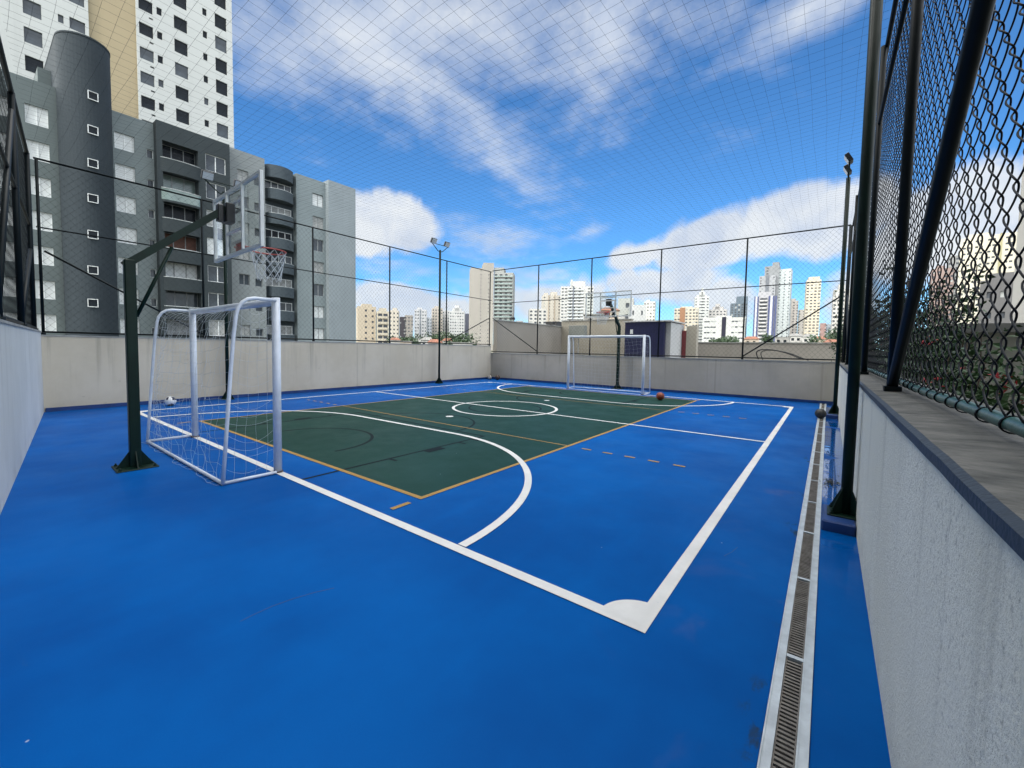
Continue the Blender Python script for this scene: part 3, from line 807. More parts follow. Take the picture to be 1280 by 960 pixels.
# ---------------------------------------------------------------- generic tower standing in the city
def footprint(pxl, pxr, D, off, pxs=None, side=1, depth=14):
    off = off*.5 - math.degrees(math.atan(((pxl+pxr)/2-640)/FPX))
    base = ray(pxl, CY); d = ray(pxl, 437); k = D/(d.dot(FWD)); P = EYEV + d*k
    a = R(37.25+off); rx = Vector((math.cos(a), math.sin(a), 0)); ry = Vector((-math.sin(a), math.cos(a), 0))
    d2 = ray(pxr, 437)
    # P + w*rx = t*d2  (2D)
    det = rx.x*(-d2.y) + rx.y*d2.x
    w = ((0-P.x)*(-d2.y) - (0-P.y)*(-d2.x))/det
    dep = depth
    if pxs is not None:
        d3 = ray(pxs, 437); Q = P if pxs < pxl else P + rx*w
        det = ry.x*(-d3.y) + ry.y*d3.x
        dep = ((0-Q.x)*(-d3.y) - (0-Q.y)*(-d3.x))/det
    return P, a, w, dep
def ztop(px, py, P):
    d = ray(px, py); t = Vector((P.x, P.y)).dot(Vector((d.x, d.y)))/Vector((d.x, d.y)).length_squared
    return EYE + d.z*t
def tower(label, pxl, pxr, pyt, D, col, cols, fh=2.9, off=0, pxs=None, scols=(), side_col=None, ww=.5, wh=.42, glass='far', roof=(), balc=None, bands=None, name='apartment_tower', cat='apartment building', group=None, stripes=(), depth=14, rail='frame', zlow=None, parapet=.8, skiptop=0):
    """cols: window centres as fractions of the front; scols: the same for the visible side; roof: (x0,x1,dz) boxes"""
    P, a, w, dep = footprint(pxl, pxr, D, off, pxs, depth=depth)
    H = ztop((pxl+pxr)/2, pyt, P)
    r_ = math.hypot(P.x, P.y); zg = gz(r_)-1.0 if zlow is None else zlow
    e = empty(name, (P.x, P.y, zg), a); tag(e, label, cat, group)
    h = H-zg; m = wallm(label[:40], col)
    ms = m if side_col is None else wallm(label[:36]+' side', side_col)
    nf = max(1, int((h-parapet)/fh)); vis0 = max(0, nf-int((H+2.5)/fh)-1)
    pitch = w/max(1, len(cols)); 
    wd = min(2.0, max(.55, ww*pitch)) if cols else 1
    hw = wh*fh
    fh_holes = []; wins = []
    for f in range(vis0, nf-skiptop):
        zc = h-parapet-fh*(nf-f)+fh*.55
        for c in cols:
            cw = wd
            if isinstance(c, tuple): c, cw = c
            fh_holes.append((c*w-cw/2, c*w+cw/2, zc-hw/2, zc+hw/2)); wins.append((c*w, zc, cw, 0))
    b = MB()
    X, Y = Vector((1, 0, 0)), Vector((0, 1, 0)); O = Vector((0, 0, 0))
    holed(b, O, 0, w, 0, h, fh_holes, .22, -Y, X, 0)
    sh = []
    left = pxs is not None and pxs < pxl
    spw = dep/max(1, len(scols)) if scols else 1
    swd = min(1.8, max(.55, ww*spw))
    for f in range(vis0, nf):
        zc = h-parapet-fh*(nf-f)+fh*.55
        for c in scols:
            sh.append((c*dep-swd/2, c*dep+swd/2, zc-hw/2, zc+hw/2)); wins.append((c*dep, zc, swd, -1 if left else 1))
    # left side seen from outside runs y dep..0 ; right side runs 0..dep
    holed(b, O, 0, dep, 0, h, sh if left else [], .22, -X, Y, 1); holed(b, Vector((w, 0, 0)), 0, dep, 0, h, sh if not left else [], .22, X, Y, 1)
    b.face([(w, dep, 0), (0, dep, 0), (0, dep, h), (w, dep, h)], 0); b.face([(0, 0, h), (w, 0, h), (w, dep, h), (0, dep, h)], 2)
    b.build('wall', [m, ms, W['roof']], e)
    rnd = random.Random(hash(label) % 1000 if False else sum(map(ord, label)))
    kinds = [W[glass]]*4 + [W['mid'], W['curtain']]
    big = wins[:100] if len(wins) <= 100 else sorted(wins, key=lambda q: -q[2])[:100]
    for u, z, cw, s in big:
        me = pane_mesh(cw+.04, hw+.04, rnd.choice(kinds))
        if s == 0: add_window(e, me, (u, .19, z), 0)
        elif s > 0: add_window(e, me, (w-.19, u, z), PI/2)
        else: add_window(e, me, (.19, u, z), -PI/2)
    rest = [q for q in wins if q not in big]
    if rest:
        b = MB()
        for u, z, cw, s in rest:
            c = cw/2+.02; q = hw/2+.02
            if s == 0: b.box(u-c, u+c, .19, .22, z-q, z+q)
            elif s > 0: b.box(w-.22, w-.19, u-c, u+c, z-q, z+q)
            else: b.box(.19, .22, u-c, u+c, z-q, z+q)
        tag(b.build('window', W[glass], e), kind='stuff')
    for (x0, x1, dz, *rest_) in roof:
        b = MB(); yy0 = rest_[0] if rest_ else .15; b.box(x0*w, x1*w, yy0*dep, (1-yy0)*dep, h-.01, h+dz); b.build('roof_block', m, e)
    if balc:
        x0, x1, pr_, mk = balc
        for f in range(vis0, nf):
            z = h-parapet-fh*(nf-f)
            b = MB(); b.box(x0*w, x1*w, -pr_, -.003, z, z+.16, 0); b.box(x0*w, x1*w, -pr_, -pr_+.08, z+.161, z+1.1, 1)
            b.box(x0*w, x0*w+.1, -pr_+.081, -.003, z+.161, z+1.1, 1); b.box(x1*w-.1, x1*w, -pr_+.081, -.003, z+.161, z+1.1, 1)
            b.build('balcony', [m, W[mk] if isinstance(mk, str) else mk], e)
    for (x0, x1, c, pr_) in stripes:
        b = MB(); b.box(x0*w, x1*w, -pr_, -.002, 0, h+.3); b.build('wall_pier', wallm(label[:30]+' pier', c), e)
    return e, w, dep, h
def fr(n, a=.1, c=.9): return [a+(c-a)*i/(n-1) for i in range(n)] if n > 1 else [(a+c)/2]

white = (.62, .63, .61); cream = (.58, .51, .40)
# beyond the long wall, left to right
E1 = tower('cream apartment block with rounded gable beside the grey block', 447, 470, 383, 215, (.56, .49, .38), [.45, .82], off=8, ww=.22, wh=.36, pxs=None, roof=[(.25, .8, 1.5)], depth=16)
E2 = tower('pale cream block with three arched balcony columns behind the long wall', 471, 486, 389, 216, (.60, .55, .44), [(.28, 2.1), (.72, 2.1)], off=4, wh=.6, balc=(.1, .9, .5, wallm('cream balcony', (.60, .55, .44))), roof=[(.2, .8, 1.6, 0)])
E3 = tower('slim cream tower seen left of the dark slab tower', 487, 498, 388, 300, (.62, .58, .50), fr(3), off=-6, roof=[(.3, .8, 2)])
tower('dark brown slab tower, narrow, between two pale towers', 500, 506, 396, 350, (.07, .065, .075), fr(2), off=5, depth=12)
tower('grey beige tower joined to the right side of the dark slab', 506, 516, 394, 352, (.38, .36, .33), fr(3), off=3, depth=12)
tower('white tower with grey window stripes left of the floodlight pole', 518, 533, 387, 380, (.60, .62, .64), fr(5), off=-4, ww=.55, roof=[(.2, .6, 2)], stripes=[(.42, .52, (.25, .28, .32), .4)])
tower('lower pale blue tower right beside the striped white tower', 532, 539, 397, 384, (.50, .55, .60), fr(3), off=-4)
tower('cream tower directly behind the floodlight pole of the long wall', 540, 553, 385, 400, (.56, .52, .46), fr(4), off=7, roof=[(.25, .75, 2)])
tower('slim white tower right of the floodlight pole', 553, 561, 388, 420, (.62, .63, .63), fr(3), off=2)
tower('broad white tower with a stepped top left of the concrete tower', 561, 580, 389, 400, (.66, .68, .68), fr(6), off=-8, ww=.5, roof=[(.2, .8, 3), (.35, .65, 6)])
tower('dark blue grey tower half hidden by the big concrete tower', 580, 587, 392, 450, (.12, .13, .17), fr(2), off=3)
E8 = tower('big plain concrete tower with green glazed balconies down its right side', 587, 616, 335, 330, (.44, .42, .38), [(.45, .8), (.78, .8)], off=9, wh=.28, pxs=None, depth=17, roof=[(.55, 1.0, 4.5, .02)])
E8b = tower('balcony wing on the right side of the big concrete tower', 616.3, 640, 341, 334, (.40, .42, .41), fr(4), off=-14, ww=.8, wh=.6, glass='far', balc=(.04, .96, 1.2, 'bglass'), roof=[(.0, .5, 4.0, .02)], depth=15)
# beyond the far wall
tower('far faint tower low over the neighbour roof', 645, 653, 401, 800, (.45, .45, .47), fr(3), off=4)
tower('low white block with dark window bands left of the dark roof box', 661, 682, 386, 330, (.60, .60, .57), fr(4), off=10, ww=.55, wh=.5)
tower('white and cream tower with vertical ribs left of the wide balcony tower', 677, 700, 369, 400, (.64, .61, .54), fr(4), off=12, ww=.3, roof=[(.1, .3, 2.5), (.45, .8, 3.5)], stripes=[(.3, .36, (.48, .42, .34), .5), (.62, .68, (.48, .42, .34), .5)])
tower('wide white tower with grey balconies and a dark seam, left of the far backboard', 699, 740, 358, 385, (.64, .65, .63), [.07, .17, .3, .42, .58, .86, .95], off=4, ww=.45, wh=.4, balc=(.22, .70, 1.2, 'rail'), roof=[(.33, .75, 5), (.3, .36, 6.5)], stripes=[(.37, .41, (.2, .22, .26), 1.4)])
tower('white house block with dark windows behind the far backboard', 786, 806, 381, 150, (.58, .60, .60), [.2, .75], off=10, wh=.35, fh=4.6, ww=.2, name='house', cat='house')
tower('grey white building with shuttered opening right behind the far board', 771, 790, 373, 160, (.50, .51, .49), [.62], off=-5, fh=4.2, ww=.25, name='house', cat='house')
tower('white tower showing over the roofs right of the far board', 803, 817, 377, 380, (.66, .66, .62), fr(4), off=-6, roof=[(.2, .5, 2)])
tower('orange brick faced tower with cream sides', 841, 871, 385, 400, (.62, .58, .48), [.06, .2, .52, .68, .82, .94], off=-7, ww=.5, wh=.45, stripes=[(.24, .46, (.36, .20, .12), .4)], roof=[(.25, .75, 1.5)])
tower('tall slim white tower with a pointed dark roof top', 866, 884, 371, 420, (.60, .63, .62), [.1, (.45, 3.2), (.6, 3.0), .9], off=5, wh=.35, roof=[(.12, .85, 2), (.3, .7, 5), (.44, .58, 9)])
tower('stepped white tower behind the wide low white block', 884, 906, 387, 430, (.60, .59, .58), fr(5), off=-9, roof=[(.2, .8, 3), (.35, .6, 6)])
tower('wide low white block with a dark vertical window strip at its middle', 877, 930, 397, 230, (.60, .62, .60), [.07, .14, .22, .29, .72, .8, .88, .95], off=-4, ww=.5, wh=.25, fh=3.0, stripes=[(.46, .56, (.03, .03, .05), .15)], roof=[(.3, .68, 1.0)])
tower('dark glass office tower with a darker upper block', 911, 932, 379, 500, (.16, .21, .26), fr(5), off=6, ww=.85, wh=.7, glass='mid', roof=[(.35, 1, 8, 0)])
tower('tall grey and white tower with a stepped dark crown, highest of the right skyline', 945, 965, 345, 445, (.40, .42, .45), fr(3), off=-12, roof=[], stripes=[(.40, .62, (.2, .22, .25), .5)], ww=.25)
tower('pale blue white tower shaft joined right of the grey stepped tower', 969, 984, 338, 440, (.56, .62, .64), fr(3), off=-12, ww=.3, roof=[(.0, 1, 1.2, .02)])
tower('dark grey middle shaft with a raised crown between two pale shafts', 951, 969, 333, 446, (.30, .32, .34), [.2], off=-12, ww=.3, roof=[(.5, .95, 4)])
tower('blue and white striped tower with dark balconies before the tall grey tower', 940, 968, 371, 335, (.46, .47, .50), [(.42, 5.0)], off=-8, wh=.62, balc=(.24, .60, .8, wallm('white balcony', (.62, .62, .62))), stripes=[(.0, .06, (.10, .12, .24), .9), (.06, .14, (.62, .64, .68), .9), (.14, .2, (.10, .12, .24), .9), (.64, .72, (.10, .12, .24), .9), (.72, .82, (.62, .64, .68), .9), (.82, .9, (.10, .12, .24), .9), (.93, 1.0, (.10, .12, .24), .9)], roof=[(.15, .75, 4)])
tower('slim white tower left of the tall cream tower', 984, 995, 376, 450, (.64, .60, .56), fr(3), off=4, roof=[(.2, .7, 2.5)])
tower('low pale tower squeezed beside the tall cream tower', 996, 1003, 387, 455, (.60, .58, .54), fr(2), off=4)
tower('tall slender cream tower standing alone against the blue sky', 1004, 1022, 350, 400, (.68, .62, .50), fr(4), off=10, pxs=None, ww=.62, wh=.42, roof=[(.12, .9, 3.0, .05)])
tower('small pinkish tower low on the right skyline', 1023, 1031, 404, 520, (.40, .27, .25), fr(2), off=0)
tower('small blue grey tower low on the right skyline', 1031, 1039, 405, 530, (.36, .42, .48), fr(3), off=0)
tower('white balcony tower cut by the far corner pole', 1038, 1058, 362, 300, (.62, .61, .58), fr(4), off=6, ww=.6, wh=.5, roof=[(.3, .7, 4)])
# seen through the right fence
tower('sunlit pale yellow tower seen through the right fence', 1191, 1262, 296, 215, (.66, .63, .52), [.08, .16, .3, .38, .52, .6, .82, .9], off=-10, ww=.45, wh=.32, roof=[(.1, .5, 2)], stripes=[(.70, .74, (.42, .40, .24), .5)])
tower('brownish pink tower behind the bougainvillea, through the right fence', 1158, 1186, 336, 260, (.36, .27, .25), fr(4), off=6, ww=.5, roof=[(.2, .6, 2)])
tower('grey tower beside the yellow tower, through the right fence', 1178, 1200, 320, 270, (.30, .31, .31), fr(3), off=6)
tower('dark grey apartment house through the right fence, before the yellow tower', 1219, 1262, 350, 62, (.17, .17, .175), [.3, .7], off=-6, ww=.35, wh=.3, fh=3.0, roof=[(.2, .95, 1.2)])
tower('huge pale grey building cut off by the right edge of the photo', 1260, 1500, -260, 24, (.50, .50, .48), [.55, .85], off=0, fh=3, ww=.15, pxs=None, zlow=GZ)

# ---------------------------------------------------------------- low houses and tree clumps beyond the walls
HM = [mat('house wall white', (.42, .42, .40), .85, var=.2, vscale=.4), mat('house wall cream', (.37, .32, .26), .85, var=.2, vscale=.4), mat('house wall grey', (.26, .26, .25), .85, var=.25, vscale=.4)]
def house(label, pxl, pxr, pyt, D, wm, off, roofkind, group='low houses at the foot of the towers'):
    P, a, w, dep = footprint(pxl, pxr, D, off, None, depth=8)
    H = ztop((pxl+pxr)/2, pyt, P); zg = min(gz(math.hypot(P.x, P.y)), H-3)-1
    e = empty('house', (P.x, P.y, zg), a); tag(e, label, 'house', group); h = H-zg
    hl = [(w*.15, w*.15+1.0, h-2.0, h-.9), (w*.6, w*.6+1.0, h-2.0, h-.9)] if w > 4 else []
    b = MB(); holed(b, Vector((0, 0, 0)), 0, w, 0, h, hl, .2, Vector((0, -1, 0)), Vector((1, 0, 0)))
    b.face([(w, 0, 0), (w, dep, 0), (w, dep, h), (w, 0, h)]); b.face([(0, dep, 0), (0, 0, 0), (0, 0, h), (0, dep, h)]); b.face([(w, dep, 0), (0, dep, 0), (0, dep, h), (w, dep, h)])
    b.build('wall', HM[wm], e)
    for q in hl: add_window(e, pane_mesh(1.04, 1.14, W['dark']), ((q[0]+q[1])/2, .17, (q[2]+q[3])/2), 0)
    b = MB()
    if roofkind == 0: b.box(-.2, w+.2, -.2, dep+.2, h+.001, h+.25); rm = W['roof']
    else:
        o = .4; rh = min(2.2, w*.18)+.4
        A = [(-o, -o, h), (w+o, -o, h), (w+o, dep+o, h), (-o, dep+o, h)]; r0, r1 = (w*.2, dep/2, h+rh), (w*.8, dep/2, h+rh)
        b.face([A[0], A[1], r1, r0]); b.face([A[1], A[2], r1]); b.face([A[2], A[3], r0, r1]); b.face([A[3], A[0], r0]); b.face([A[3], A[2], A[1], A[0]])
        rm = W['tile_roof'] if roofkind == 1 else W['roof']
    b.build('roof', rm, e)
L = [(489, 500, 425, 150, 0, 8, 1, 'small white house with clay roof just above the long wall, below the slim cream tower'),
     (500, 514, 427, 140, 1, -6, 0, 'cream flat roofed house above the long wall, below the dark slab tower'),
     (512, 526, 424, 190, 0, 5, 0, 'white flat roofed house above the long wall, left of the floodlight pole'),
     (526, 541, 425, 180, 0, -9, 2, 'white house with grey hipped roof above the long wall, nearest left of the floodlight pole'),
     (536, 552, 428, 130, 2, 6, 1, 'grey house with clay roof behind the floodlight pole'),
     (553, 566, 426, 170, 0, -4, 1, 'white house with clay roof above the long wall, right of the floodlight pole'),
     (566, 590, 429, 120, 0, 3, 0, 'long low white house before the big concrete tower'),
     (930, 948, 424, 200, 1, 4, 1, 'cream house with orange roof at the foot of the striped tower'),
     (968, 986, 422, 170, 2, -5, 0, 'grey balcony house above the neighbour wall, right of the striped tower'),
     (986, 1002, 420, 180, 0, 6, 2, 'white hipped roof house at the foot of the slim white tower'),
     (1002, 1020, 421, 170, 0, -3, 2, 'pale awning roofed house below the tall cream tower'),
     (1018, 1034, 424, 150, 1, 8, 1, 'cream house with clay roof below the pinkish tower'),
     (1030, 1048, 428, 110, 2, -6, 1, 'grey house with clay roof left of the far corner pole')]
for q in L: house(q[7], q[0], q[1], q[2], q[3], q[4], q[5], q[6])
house('brown roofed house behind the far backboard', 750, 772, 388, 120, 1, 6, 1); house('grey house with many small windows behind the far board', 729, 760, 394, 90, 2, -4, 0)

def leafm(name, c, c2):
    m = mat(name, c, .55, col2=c2, vscale=1.3, spec=.3); return m
M['leaf'] = leafm('city tree leaves', (.04, .075, .03), (.014, .03, .014)); M['bark'] = mat('bark', (.07, .05, .035), .9, var=.4)
M['leaf_b'] = leafm('bougainvillea leaves', (.032, .080, .022), (.010, .032, .010))
M['flower'] = mat('red bracts', (.42, .015, .02), .6, col2=(.26, .008, .02), vscale=4)
def tree(label, px, pyt, D, rw, n=1400, ls=.45, group='trees among the low houses'):
    d = ray(px, 437); P = EYEV + d*(D/d.dot(FWD)); H = ztop(px, pyt, P); zg = min(gz(math.hypot(P.x, P.y)), H-5)
    e = empty('tree', (P.x, P.y, zg)); tag(e, label, 'tree', group); h = H-zg; rnd = random.Random(int(px*7))
    b = MB(); b.tube([(0, 0, 0), (.1, 0, h*.3), (0, .1, h*.6)], [.3, .22, .1], 7)
    for k in range(4):
        a = k*1.7; b.tube([(.05, .03, h*.35), (rw*.45*math.cos(a), rw*.45*math.sin(a), h*.65)], [.13, .05], 5)
    b.build('trunk', M['bark'], e)
    b = MB(); lobes = [(rnd.gauss(0, rw*.38), rnd.gauss(0, rw*.38), h*rnd.uniform(.55, .85), rw*rnd.uniform(.35, .6)) for _ in range(9)]
    for i in range(n):
        l = rnd.choice(lobes); v = Vector((rnd.gauss(0, 1), rnd.gauss(0, 1), rnd.gauss(0, 1))).normalized()*l[3]*rnd.uniform(.5, 1.05)
        c = Vector((l[0], l[1], l[2]))+v*Vector((1, 1, .75)).length/1.6; t = Vector((rnd.gauss(0, 1), rnd.gauss(0, 1), rnd.gauss(0, .6))).normalized(); u = t.orthogonal().normalized()
        s = ls*rnd.uniform(.5, 1.2)
        b.face([c+t*s, c+u*s*.6, c-t*s, c-u*s*.6])
    b.build('crown', M['leaf'], e)
for q in [(497, 420, 170, 5, 'dark tree low behind the long wall, below the slim cream tower'), (507, 421, 165, 5, 'dark tree low behind the long wall, below the dark slab tower'), (517, 421, 180, 4, 'dark tree low behind the long wall, below the striped white tower'),
          (537, 418, 200, 6, 'dark tree left of the floodlight pole on the long wall'), (545, 416, 210, 6, 'dark tree against the cream tower, just left of the floodlight pole'), (565, 415, 180, 6, 'dark tree at the foot of the stepped white tower'), (574, 420, 150, 7, 'dark tree nearest the big concrete tower, at its left foot'),
          (913, 418, 190, 5, 'dark tree before the wide low white block'), (898, 421, 185, 4, 'smaller dark tree before the left part of the wide low white block'), (958, 415, 200, 4, 'palm like tree at the foot of the striped tower'), (1036, 413, 120, 5, 'green tree left of the far corner pole')]:
    tree(q[4], *q[:4])

# ---------------------------------------------------------------- neighbour roof just beyond the far wall
NB = wallm('neighbour wall', (.34, .32, .285), .15, .5, 1); NB2 = wallm('neighbour wall pale', (.42, .39, .325), .15, .5, 1)
e = empty('neighbour_building', (-13.3, 16.2, GZ)); tag(e, 'neighbouring grey beige building whose roof walls rise behind the far left fence', 'building')
b = MB(); b.box(-.25, 0, 0, 6.5, 0, 2.88-GZ); b.build('wall', NB, e)
b = MB(); b.box(.002, 4.5, 6.3, 6.55, 0, 3.22-GZ); b.build('wall', NB2, e)
b = MB(); b.box(-.29, .04, 0, 6.5, 2.881-GZ, 2.93-GZ); b.box(.041, 4.5, 6.26, 6.59, 3.221-GZ, 3.27-GZ); b.build('coping', M['cope_pale'], e)
b = MB(); b.box(.002, 13.9, -.15, 6.299, 0, .25-GZ); b.build('roof', W['roof'], e)
b = MB(); b.box(-.02, 4.8, 6.56, 20, 0, .6-GZ); b.build('rear_wing', NB, e)
t0 = ony(781.5, 403, 20.0); t1 = ony(831, 403, 20.0)
e = empty('tiled_block', (t0.x, 20, .25)); tag(e, 'dark blue tiled rooftop block with pale right flank behind the far goal', 'building')
TM = bpy.data.materials.new('dark blue tiles'); TM.use_nodes = True; nt = TM.node_tree; bs = nt.nodes['Principled BSDF']
br = nt.nodes.new('ShaderNodeTexBrick'); br.offset = 0; br.inputs['Scale'].default_value = 9; br.inputs['Mortar Size'].default_value = .022; br.inputs['Brick Width'].default_value = .9; br.inputs['Row Height'].default_value = .9
br.inputs['Color1'].default_value = (.014, .016, .065, 1); br.inputs['Color2'].default_value = (.010, .013, .05, 1); br.inputs['Mortar'].default_value = (.05, .055, .09, 1)
mp = nt.nodes.new('ShaderNodeMapping'); mp.inputs['Rotation'].default_value = (PI/2, 0, 0); tcn = nt.nodes.new('ShaderNodeTexCoord'); nt.links.new(tcn.outputs['Object'], mp.inputs[0]); nt.links.new(mp.outputs[0], br.inputs['Vector'])
nt.links.new(br.outputs[0], bs.inputs['Base Color']); bs.inputs['Roughness'].default_value = .3
tw = t1.x-t0.x; th = t0.z-.25
b = MB(); b.box(0, tw, 0, 2.4, 0, th); b.build('wall', TM, e)
b = MB(); b.box(.28, .42, -.03, -.001, th-.58, th-.36); b.build('sign_plate', W['frame'], e)
b = MB(); b.box(tw+.001, tw+.24, .2, 2.4, 0, th-.04); b.box(-.05, tw+.3, -.06, 2.45, th+.001, th+.06); b.build('pale_flank', wallm('pale flank', (.50, .51, .51), .1, .3, 1), e)
b = MB(); b.box(tw+.26, tw+.46, 2.0, 2.1, 0, th-.35); b.build('door', mat('red door', (.20, .035, .04), .6, var=.3, vscale=3), e)
b = MB(); b.box(tw+.47, tw+.95, 2.0, 2.4, 0, th-.12); b.build('wall', NB2, e)
b = MB(); 
for x in (.75, 1.35, 2.1): pass
e = empty('terrace_wall', (-6.0, 24, GZ)); tag(e, 'low grey terrace wall beyond the far fence, below the skyline on the right', 'wall')
b = MB(); b.box(0, 7.6, 0, .25, 0, 1.97-GZ); b.build('wall_body', NB, e)
b = MB(); b.box(-.03, 7.65, -.04, .29, 1.971-GZ, 2.02-GZ); b.build('coping', M['cope_pale'], e)
b = MB(); b.box(0, 7.6, -8, -.01, 0, .2-GZ); b.build('terrace_floor', W['roof'], e)
# metal box on posts
e = empty('meter_box', (-11.5, 20.6, .25)); 
q0 = ony(711, 407, 20.6); q1 = ony(730, 422.5, 20.6); e.location = (q0.x, 20.6, .25)
tag(e, 'grey metal box on thin posts behind the far goal, left of the far board', 'cabinet')
bw = q1.x-q0.x; zt_ = q0.z-.25; zl_ = q1.z-.25
b = MB(); b.bbox(0, bw, 0, .35, zl_, zt_, .01); b.build('box', mat('box grey paint', (.26, .28, .26), .5, var=.2), e)
for k, x in enumerate((.1, .28, bw-.42)):
    b = MB(); b.tube([(x, .1+.02*k, 0), (x, .1+.02*k, zl_-.001)], .025, 8); b.build('leg', W['frame_grey'], e)
e = empty('water_tank', (-12.0, 25.5, .6)); q0 = ony(682, 403, 25.5); e.location = (q0.x, 25.5, .6)
tag(e, 'dark grey roof box behind the neighbour wall, left of the metal box', 'tank')
b = MB(); b.bbox(0, .95, 0, .8, 0, q0.z-.6, .02); b.build('tank_body', mat('dark tank', (.06, .06, .065), .6, var=.3), e)
b = MB(); b.box(-.05, 1.0, -.05, .85, q0.z-.599, q0.z-.55); b.build('lid', mat('dark tank lid', (.08, .08, .085), .6), e)
for i, (px, py, Y, lab) in enumerate(((640, 404, 17.0, 'small floodlight on the neighbour wall near the far left corner'), (690, 410.5, 20.5, 'small floodlight on the neighbour wall below the dark roof box'))):
    q = onx(px, py, -13.2); e = empty('wall_lamp', (-13.3, q.y, 2.93)); tag(e, lab, 'lamp', 'small lamps on the neighbour wall')
    b = MB(); b.tube([(.02, 0, .001), (.02, 0, .08), (.1, 0, .12)], .015, 6); b.build('bracket', M['black_metal'], e)
    b = MB(); b.bbox(.06, .22, -.11, .11, .06, .18, .01); b.build('lamp_head', M['black_metal'], e)
# black cable loop lying on the neighbour roof edge
pts = []
for px, py in ((948, 449), (945.5, 441), (950, 437.5), (960, 437), (972, 438.5), (985, 442), (995, 446), (1006, 450)):
    q = ony(px, py, 16.3); pts.append(q)
fine = []
for i in range(len(pts)-1):
    p0, p1, p2, p3 = pts[max(i-1, 0)], pts[i], pts[i+1], pts[min(i+2, len(pts)-1)]
    for k in range(6):
        t = k/6; fine.append(.5*((2*p1)+(p2-p0)*t+(2*p0-5*p1+4*p2-p3)*t*t+(3*p1-p0-3*p2+p3)*t**3))
b = MB(); b.tube(fine, .018, 8); b.tube([p+Vector((.12, .1, -.02)) for p in fine], .014, 8)
o = b.build('cable', M['black_metal']); tag(o, 'black cable arching above the wall top in the right bay of the far fence', 'cable')

# ---------------------------------------------------------------- right neighbour: house and bougainvillea
RH = wallm('right house wall', (.40, .39, .34), .2, .4, 1)
e = empty('house', (1.75, 10.4, GZ)); tag(e, 'beige neighbour house with a window close behind the right fence', 'house')
b = MB(); hl = [(5.1, 5.9, 1.15-GZ-1.3, 2.35-GZ-.3)]
holed(b, Vector((0, 0, 0)), 0, 9, 0, 1.9-GZ, [(2.35, 3.0, .7-GZ, 1.55-GZ)], .3, Vector((0, -1, 0)), Vector((1, 0, 0)))
holed(b, Vector((0, 0, 0)), 0, 9, 0, 1.9-GZ, [], .3, Vector((-1, 0, 0)), Vector((0, 1, 0)))
b.face([(9, 0, 0), (9, 9, 0), (9, 9, 1.9-GZ), (9, 0, 1.9-GZ)]); b.face([(9, 9, 0), (0, 9, 0), (0, 9, 1.9-GZ), (9, 9, 1.9-GZ)])
b.build('wall', RH, e)
b = MB(); b.box(-.15, 9.1, -.15, 9.1, 1.901-GZ, 2.05-GZ); b.build('roof', W['roof'], e)
add_window(e, pane_mesh(.7, .9, W['dark'], 1, W['frame_grey']), (2.675, .25, 1.125-GZ), 0)

def bougain(label, x, y, rx, ry, z0, z1, n, nf, seed):
    e = empty('bougainvillea', (x, y, GZ)); tag(e, label, 'shrub', 'bougainvillea outside the right fence'); rnd = random.Random(seed)
    b = MB(); stems = []
    for k in range(9):
        p = Vector((rnd.gauss(0, rx*.25), rnd.gauss(0, ry*.25), 0)); path = [p]; 
        tgt = Vector((rnd.uniform(-rx, rx), rnd.uniform(-ry, ry), rnd.uniform(z0+(z1-z0)*.5, z1)-GZ))
        for q in range(1, 9):
            t = q/8; path.append(p.lerp(tgt, t)+Vector((rnd.gauss(0, .06), rnd.gauss(0, .06), .5*math.sin(PI*t))))
        b.tube(path, [.04*(1-.85*i/8) for i in range(9)], 5); stems.append(path)
    b.build('stem', M['bark'], e)
    b = MB(); fl = MB()
    lobes = [(rnd.gauss(0, rx*.5), rnd.gauss(0, ry*.5), rnd.uniform(z0, z0+(z1-z0)*.7)-GZ, rnd.uniform(.25, .55)) for _ in range(26)]
    def leaf(bb, c, s):
        t = Vector((rnd.gauss(0, 1), rnd.gauss(0, 1), rnd.gauss(0, .7))).normalized(); u = t.orthogonal(); u.rotate(Matrix.Rotation(rnd.uniform(0, 6.28), 3, t)); u = u.normalized()
        nn = t.cross(u)*s*.18
        bb.face([c-t*s, c-u*s*.55+nn, c+t*s*1.1, c+u*s*.55+nn])
    for i in range(n):
        if i % 4 == 0:
            st = rnd.choice(stems); k = rnd.uniform(4, 8); a = st[int(k)].lerp(st[min(8, int(k)+1)], k % 1); c = a+Vector((rnd.gauss(0, .07), rnd.gauss(0, .07), rnd.gauss(0, .07)))
        else:
            l = rnd.choice(lobes); v = Vector((rnd.gauss(0, 1), rnd.gauss(0, 1), rnd.gauss(0, 1))).normalized()*l[3]*rnd.uniform(.4, 1.1); c = Vector(l[:3])+v
        if x+c.x < .46 and y+c.y < 15.95: c.x = .46-x+abs(rnd.gauss(0, .1))
        leaf(b, c, rnd.choice((.022, .03, .036, .045, .055)))
    for i in range(nf):
        l = rnd.choice(lobes); v = Vector((rnd.gauss(0, 1), rnd.gauss(0, 1), rnd.gauss(0, 1))).normalized()*l[3]*1.0; c = Vector(l[:3])+v
        if x+c.x < .50 and y+c.y < 15.95: c.x = .50-x
        for q in range(6): leaf(fl, c+Vector((rnd.gauss(0, .03), rnd.gauss(0, .03), rnd.gauss(0, .03))), rnd.uniform(.02, .035))
    n0 = len(b.v); b.v += fl.v; b.f += [tuple(n0+i for i in f_) for f_ in fl.f]; b.m += [1]*len(fl.f); b.sm += fl.sm
    b.build('leaves', [M['leaf_b'], M['flower']], e)
bougain('nearest bougainvillea outside the right fence, leafy with red flowers, before the beige house', 1.15, 6.2, .5, .9, .7, 1.75, 2600, 16, 1)
